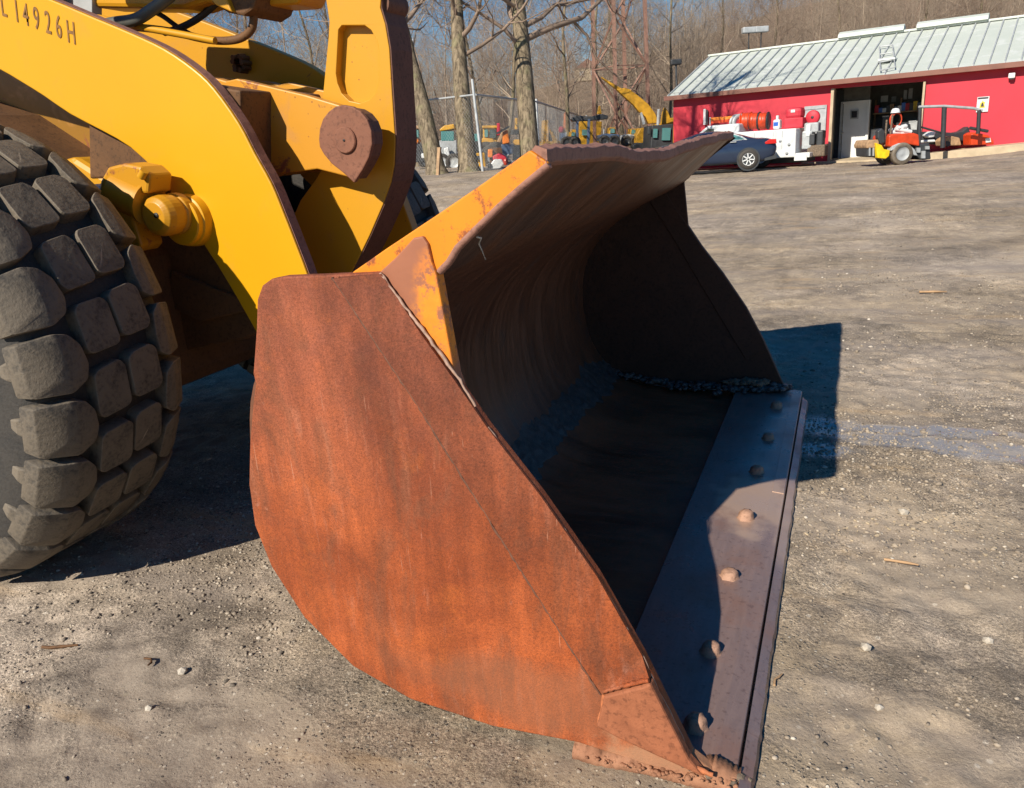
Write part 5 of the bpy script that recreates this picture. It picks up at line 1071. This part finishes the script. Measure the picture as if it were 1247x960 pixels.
# ================================================================== machines in the yard
def mach(name, lb, cat, px, py, d, zup=0.): 
    c0 = onG(px, py, d); return root(name, tuple(c0), lb, cat), c0
def mp(par, nm, mat, pts, d, t, bv=.03):
    """outline in pixels at depth d, swept t metres away from the viewer"""
    P0 = atD(pts[0][0], pts[0][1], d); o = np.array([0, 0, CAMH]); pl = []
    for a, c in pts: r = ray(a, c) / FPX; P_ = o + r * d; pl.append((float((P_ - P0) @ RGT), float(P_[2] - P0[2]), float((P_ - P0) @ FWD)))
    return MB().prism([(q[0], q[1]) for q in pl], 0, t, lambda u, w_, a: tuple(P0 + RGT * u + FWD * a + ZW * w_)).build(nm, mat, par, bevel=bv)
def rect(a, b_, c, d): return [(a, b_), (c, b_), (c, d), (a, d)]
YG = 'machines parked in the yard'
r0, c0 = mach('yard_excavator', 'yellow excavator with its boom raised in front of the steel tower', 'excavator', 800, 178, 37)
mp(r0, 'boom', 'yel2', [(803, 150), (797, 138), (788, 127), (775, 117), (765, 110), (759, 108), (749, 110), (758, 118), (770, 128), (778, 137), (786, 143), (790, 151)], 37, .4)
mp(r0, 'stick', 'yel2', [(762, 118), (732, 96), (731, 94), (762, 111)], 36.9, .25); mp(r0, 'body', 'yel2', [(775, 165), (780, 156), (822, 153), (826, 176), (775, 178)], 37.2, 2.); mp(r0, 'track', 'steelb', [(770, 178), (775, 174), (828, 174), (832, 180), (828, 190), (775, 190)], 36.8, .6)
mp(r0, 'cylinder', 'metal', [(783, 152), (779, 138), (781, 137), (786, 151)], 36.8, .15, 0); mp(r0, 'boom_cylinder', 'steelb', [(771, 118), (775, 113), (778, 115), (774, 121)], 36.8, .1, 0)
r0, c0 = mach('yard_truck', 'dark cab truck with teal windows against the corner of the shed', 'truck', 815, 178, 34)
mp(r0, 'cab', 'steelb', [(794, 153), (820, 151), (822, 190), (794, 190)], 34, 2.); mp(r0, 'window', 'tglass', rect(807, 156, 817, 171), 33.95, .1, 0); mp(r0, 'window', 'tglass', rect(796, 157, 801, 168), 33.95, .1, 0); mp(r0, 'exhaust', 'metal', rect(801, 133, 804, 160), 33.9, .12); mp(r0, 'mirror', 'steelb', rect(789, 155, 793, 164), 33.9, .1)
r0, c0 = mach('yard_backhoe', 'yellow machine arm standing above the dark truck cab', 'excavator', 815, 170, 42)
mp(r0, 'arm', 'yel2', [(806, 152), (807, 138), (809, 131), (813, 137), (816, 144), (822, 143), (822, 151)], 42, .5); mp(r0, 'body', 'yel2', rect(800, 151, 828, 175), 42.3, 1.5)
r0, c0 = mach('steel_rack', 'dark steel rack with blue grey legs in the middle of the yard', 'rack', 705, 180, 36)
for p in ((702, 142, 705, 178), (716, 145, 719, 178)): mp(r0, 'leg', 'bshade', rect(*p), 36, .2, .01)
mp(r0, 'top_beam', 'steelb', [(695, 145), (702, 141), (720, 142), (733, 139), (741, 141), (740, 145), (720, 147), (698, 148)], 36, .8); mp(r0, 'shelf', 'bshade', rect(683, 162, 705, 172), 36.2, 1.)
r0, c0 = mach('yard_loader', 'yellow machine with upright mast right of the mossy trunk', 'loader', 670, 180, 33)
mp(r0, 'mast', 'yel2', [(660, 147), (668, 146), (669, 172), (660, 176)], 33, .4); mp(r0, 'arm', 'yel2', [(669, 157), (673, 160), (681, 174), (675, 176)], 33, .3); mp(r0, 'body', 'yel2', rect(655, 172, 684, 190), 33.2, 1.5); mp(r0, 'counterweight', 'steelb', rect(669, 162, 675, 175), 33.4, .5)
r0, c0 = mach('orange_post', 'orange upright post machine left of the dark rack', 'machine', 690, 178, 37)
mp(r0, 'post', 'org2', [(687, 138), (691, 134), (693, 138), (693, 164), (687, 165)], 37, .3); mp(r0, 'base', 'yel2', rect(686, 158, 702, 178), 37.2, 1.); mp(r0, 'drum', 'red', rect(681, 154, 687, 162), 37, .5, .1)
r0, c0 = mach('yard_dozer', 'yellow machine seen between the legs of the dark rack', 'bulldozer', 725, 178, 40)
mp(r0, 'body', 'yel2', rect(706, 148, 733, 178), 40, 1.4); mp(r0, 'window', 'tglass', rect(709, 158, 716, 165), 39.95, .1, 0); mp(r0, 'exhaust', 'yel2', [(727, 139), (729, 129), (731, 129), (733, 139)], 39.8, .2)
r0, c0 = mach('yard_cab_loader', 'yellow wheeled loader with square cab just right of the tall fence post', 'loader', 605, 200, 29)
mp(r0, 'cab', 'yel2', rect(588, 155, 605, 176), 29, 1.5); mp(r0, 'window', 'tglass', rect(590, 158, 594, 167), 28.95, .1, 0); mp(r0, 'window', 'glass', rect(596, 158, 604, 168), 28.95, .1, 0); mp(r0, 'roof', 'yel2', rect(587, 153, 606, 156.5), 28.9, 1.7)
mp(r0, 'hood', 'yel2', [(587, 168), (600, 169), (606, 178), (600, 184), (586, 182)], 28.8, 1.2); mp(r0, 'boom', 'wood', [(599, 185), (612, 158), (616, 160), (604, 186)], 28.5, .3)
for q in (592, 603): wheelat(r0, atD(q, 190, 28.6), FWD, .5, .35)
r0, c0 = mach('orange_trencher', 'orange digging arm standing by the mossy trunk', 'trencher', 616, 200, 27)
mp(r0, 'arm', 'org2', [(612, 161), (618, 158), (621, 174), (612, 176)], 27, .3); mp(r0, 'mast', 'red', rect(605, 150, 609, 165), 27.2, .2); mp(r0, 'hose', 'steelb', [(604, 162), (620, 153), (621, 155), (606, 164)], 26.9, .1, 0); mp(r0, 'body', 'frame', rect(596, 180, 612, 200), 27, .8); mp(r0, 'chain', 'org2', rect(594, 182, 600, 192), 26.8, .2)
r0, c0 = mach('blue_hopper', 'blue grey sheet metal hopper behind the bucket lip', 'hopper', 622, 198, 25)
mp(r0, 'hopper', 'bshade', [(610, 176), (626, 176), (625, 188), (613, 190)], 25, .9); mp(r0, 'bin', 'steelb', rect(625, 177, 634, 196), 25.2, .9); mp(r0, 'leg', 'grey', [(612, 188), (614, 188), (628, 200), (626, 201)], 24.8, .1, 0); mp(r0, 'leg', 'grey', [(618, 188), (620, 188), (612, 200), (610, 200)], 24.8, .1, 0)
r0, c0 = mach('red_engine', 'small red machine with a white engine cowl at the fence foot', 'engine', 606, 208, 22.5)
mp(r0, 'cowl', 'white', [(597, 200), (602, 194), (611, 194), (614, 200), (608, 207), (598, 207)], 22.5, .5); mp(r0, 'frame', 'red', [(600, 190), (609, 186), (616, 190), (618, 196), (600, 198)], 22.7, .5); mp(r0, 'tank', 'orange', rect(613, 193, 619, 202), 22.4, .4, .08); mp(r0, 'wheel', 'steelb', rect(594, 198, 598, 208), 22.4, .3, .05)
r0, c0 = mach('yard_cab_truck', 'grey truck with yellow cab roof between the two left trunks', 'truck', 545, 204, 27)
mp(r0, 'roof', 'yel2', [(535, 158), (541, 153), (553, 151), (554, 157), (536, 160)], 27, 1.8); mp(r0, 'windscreen', 'tglass', rect(537, 160, 553, 172), 27, 1.6); mp(r0, 'cab', 'grey', rect(535, 171, 556, 196), 27.1, 1.8); mp(r0, 'hood', 'white', [(540, 181), (546, 179), (548, 192), (542, 194)], 26.8, .3); mp(r0, 'bumper', 'steelb', rect(535, 194, 556, 203), 26.8, 1.8)
for q in (538, 553): wheelat(r0, atD(q, 198, 26.8), FWD, .3, .3)
r0, c0 = mach('yard_skid_loader', 'yellow skid loader behind the foot of the tall fence post', 'loader', 580, 206, 25)
mp(r0, 'body', 'yel2', [(572, 187), (590, 186), (592, 206), (573, 204)], 25, 1.1); mp(r0, 'grille', 'steelb', rect(576, 190, 584, 195), 24.95, .08, 0); mp(r0, 'lower_step', 'white', rect(575, 199, 583, 203), 24.9, .08, 0); mp(r0, 'cab', 'steelb', rect(573, 172, 586, 187), 25.1, .9); mp(r0, 'window', 'tglass', rect(575, 163, 584, 173), 25.2, .8, .02)
r0, c0 = mach('orange_roller', 'orange and grey machine at the far left behind the far tyre', 'roller', 508, 200, 27)
mp(r0, 'canopy', 'wood', rect(497, 153, 512, 157), 27, 1.5); mp(r0, 'body', 'org2', [(497, 169), (505, 167), (510, 171), (508, 175), (498, 175)], 27, 1.); mp(r0, 'cabin', 'tglass', rect(498, 158, 510, 168), 27.1, .9); mp(r0, 'frame', 'steelb', rect(498, 175, 516, 198), 27.1, 1.); mp(r0, 'fender', 'white', rect(513, 187, 520, 193), 26.9, .4)
r0, c0 = mach('lime_pump', 'lime green pump half hidden behind the mossy trunk', 'pump', 630, 175, 30)
mp(r0, 'body', 'lime' if 'lime' in M else 'yel2', rect(625, 170, 634, 177), 30, .5); mp(r0, 'rail', 'steelb', rect(622, 158, 634, 164), 30, .4); mp(r0, 'post', 'yel2', rect(627, 144, 630.5, 158), 30, .25)

for (px, py, d, lb, col, bx) in ((523, 196, 31, 'small dark machine with a pale hood between the leaning trunk and its neighbour', 'steelb', 12), (641, 186, 33, 'blue grey crate machine just right of the mossy trunk', 'bshade', 9), (742, 172, 36, 'low blue machine at the left tower leg', 'bshade', 12), (768, 172, 38, 'grey machine with a round fender inside the tower legs', 'grey', 11), (789, 172, 39, 'yellow machine behind the right tower leg', 'yel2', 10), (695, 174, 33, 'teal blue tractor in front of the orange post', 'bshade', 10)):
    r0, c0 = mach('yard_machine', lb, 'machine', px, py, d); h = bx * 1.1
    mp(r0, 'body', col, [(px - bx, py), (px - bx, py - h * .55), (px - bx * .3, py - h * .7), (px + bx, py - h * .6), (px + bx, py)], d, 1.2)
    mp(r0, 'cab', 'yel2' if col != 'yel2' else 'steelb', [(px - bx * .1, py - h * .6), (px, py - h * 1.25), (px + bx * .6, py - h * 1.25), (px + bx * .7, py - h * .6)], d + .1, .9); mp(r0, 'window', 'tglass', [(px + bx * .08, py - h * .75), (px + bx * .12, py - h * 1.15), (px + bx * .5, py - h * 1.15), (px + bx * .55, py - h * .75)], d, .12, 0)
    mp(r0, 'exhaust', 'metal', rect(px - bx * .6, py - h * 1.2, px - bx * .5, py - h * .6), d, .08, 0); wheelat(r0, atD(px - bx * .5, py, d - .1), FWD, .26, .3, 'tyre', 'steelb'); wheelat(r0, atD(px + bx * .5, py, d - .1), FWD, .26, .3, 'tyre', 'steelb')
# ================================================================== loose stones and litter
def stones(name, N_, xr, yr, smin, smax, clump, lab, seed):
    r = np.random.RandomState(seed); ico = bmesh.new(); bmesh.ops.create_icosphere(ico, subdivisions=1, radius=1); iv = np.array([tuple(v.co) for v in ico.verts]); fi = np.array([[v.index for v in f.verts] for f in ico.faces]); ico.free()
    x = r.uniform(*xr, N_ * 4); y = r.uniform(*yr, N_ * 4); dens = vnoise(x, y, .8, 21) + .6 * vnoise(x, y, 2.3, 22) + .5
    keep = r.rand(len(x)) < np.clip((dens - .35) * clump, .04, 1); inb = (x > -1.66) & (x < -.12) & (y > 1.60) & (y < 4.92); keep &= ~inb
    x, y = x[keep][:N_], y[keep][:N_]; n = len(x); z = ground_h(x, y); s = smin * (smax / smin) ** (r.rand(n) ** 2.6)
    V = iv[None] * (1 + r.uniform(-.28, .28, (n, len(iv), 1))); V = V * np.stack([s * r.uniform(.7, 1.4, n), s * r.uniform(.7, 1.4, n), s * r.uniform(.45, .9, n)], 1)[:, None]
    a = r.uniform(0, 6.28, n); c_, s_ = np.cos(a)[:, None], np.sin(a)[:, None]; VX = V[..., 0] * c_ - V[..., 1] * s_; VY = V[..., 0] * s_ + V[..., 1] * c_
    V = np.stack([VX + x[:, None], VY + y[:, None], V[..., 2] + (z + s * .18)[:, None]], 2).reshape(-1, 3); F_ = (fi[None] + (np.arange(n) * len(iv))[:, None, None]).reshape(-1, 3)
    me = bpy.data.meshes.new(name); me.vertices.add(len(V)); me.vertices.foreach_set('co', V.ravel().astype('f4')); me.loops.add(F_.size); me.loops.foreach_set('vertex_index', F_.ravel().astype('i4')); me.polygons.add(len(F_)); me.polygons.foreach_set('loop_start', np.arange(0, F_.size, 3, dtype='i4')); me.update(calc_edges=True)
    me.materials.append(M['stone']); o = bpy.data.objects.new(name, me); COL.objects.link(o); tag(o, lab, 'gravel', kind='stuff')
stones('gravel', 42000, (-3.6, 2.6), (1.0, 5.2), .0015, .009, 1.9, 'fine crushed gravel strewn over the dirt around the bucket', 1)
stones('gravel', 9000, (-.2, 7.), (3., 15.), .004, .015, 1.5, 'coarser gravel scattered over the open lot beyond the cutting edge', 2)
stones('gravel', 220, (-3.6, 2.6), (1.0, 5.5), .008, .016, 1.8, 'larger loose stones lying singly on the packed dirt', 3)
def litter(name, lab, cat, px, py, build):
    p = atZ(px, py); p[2] = gz(p[0], p[1]); o = build(p); tag(o, lab, cat); return o
def stick(p, L, ang, r=.006, mat='wood'):
    d = np.array([math.cos(ang), math.sin(ang), 0]); pts = [p + d * L * (t - .5) + np.array([rnd.uniform(-.01, .01), rnd.uniform(-.01, .01), r + .004]) for t in (0, .3, .6, 1)]
    return MB().tube(pts, [r, r * .9, r, r * .6], 6).build('stick', mat)
litter('stick', 'tan splinter of wood on the open dirt right of the bucket', 'stick', 1098, 683, lambda p: stick(p, .12, -.15, .006))
litter('stick', 'orange brown stick far out on the lot', 'stick', 1136, 356, lambda p: stick(p, .22, .1, .012, 'wood'))
litter('stick', 'short twig lying against the nose of the cutting edge', 'stick', 948, 828, lambda p: stick(p, .06, 1.1, .004))
litter('stick', 'dark twig on the dirt in the lower left corner', 'stick', 70, 782, lambda p: stick(p, .14, .5, .006, 'frame'))
litter('stick', 'small dark twig beside the pale stone, lower left', 'stick', 180, 806, lambda p: stick(p, .06, -.8, .004, 'frame'))
def rock(p, s): 
    b = MB(); ico = bmesh.new(); bmesh.ops.create_icosphere(ico, subdivisions=1, radius=1); b.add([(p[0] + v.co.x * s * rnd.uniform(.85, 1.2), p[1] + v.co.y * s * rnd.uniform(.8, 1.1), p[2] + s * .4 + v.co.z * s * .75 * rnd.uniform(.85, 1.1)) for v in ico.verts], [tuple(v.index for v in f.verts) for f in ico.faces], False); ico.free(); return b.build('stone', 'pale')
for px, py, s, lb in ((221, 812, .018, 'pale stone with a long shadow, left foreground'), (180, 858, .013, 'small pale stone in the left foreground'), (1055, 785, .018, 'dark edged stone in the gravel patch right of the edge'), (1204, 775, .016, 'yellowish stone near the right edge'), (1071, 858, .013, 'small white stone on bare mud, lower right'), (1100, 622, .022, 'largest white stone in the pale cluster right of the bucket')):
    litter('stone', lb, 'stone', px, py, lambda p: rock(p, s))
def chips(p):
    b = MB()
    for k in range(46):
        q = p + np.array([rnd.gauss(0, .20), rnd.gauss(0, .10), 0]); q[2] = gz(q[0], q[1]) + .004; s = rnd.uniform(.003, .010); a = rnd.random() * 6; d = np.array([math.cos(a), math.sin(a), .1]); e = np.array([-math.sin(a), math.cos(a), .15])
        b.box(q, (s * 1.5, s, s * .5), d, e, np.cross(d, e))
    return b.build('stone_chips', 'beige')
o = litter('stone_chips', 'cluster of white stone chips on the dirt right of the cutting edge', 'stone chips', 1108, 640, chips); o['kind'] = 'stuff'
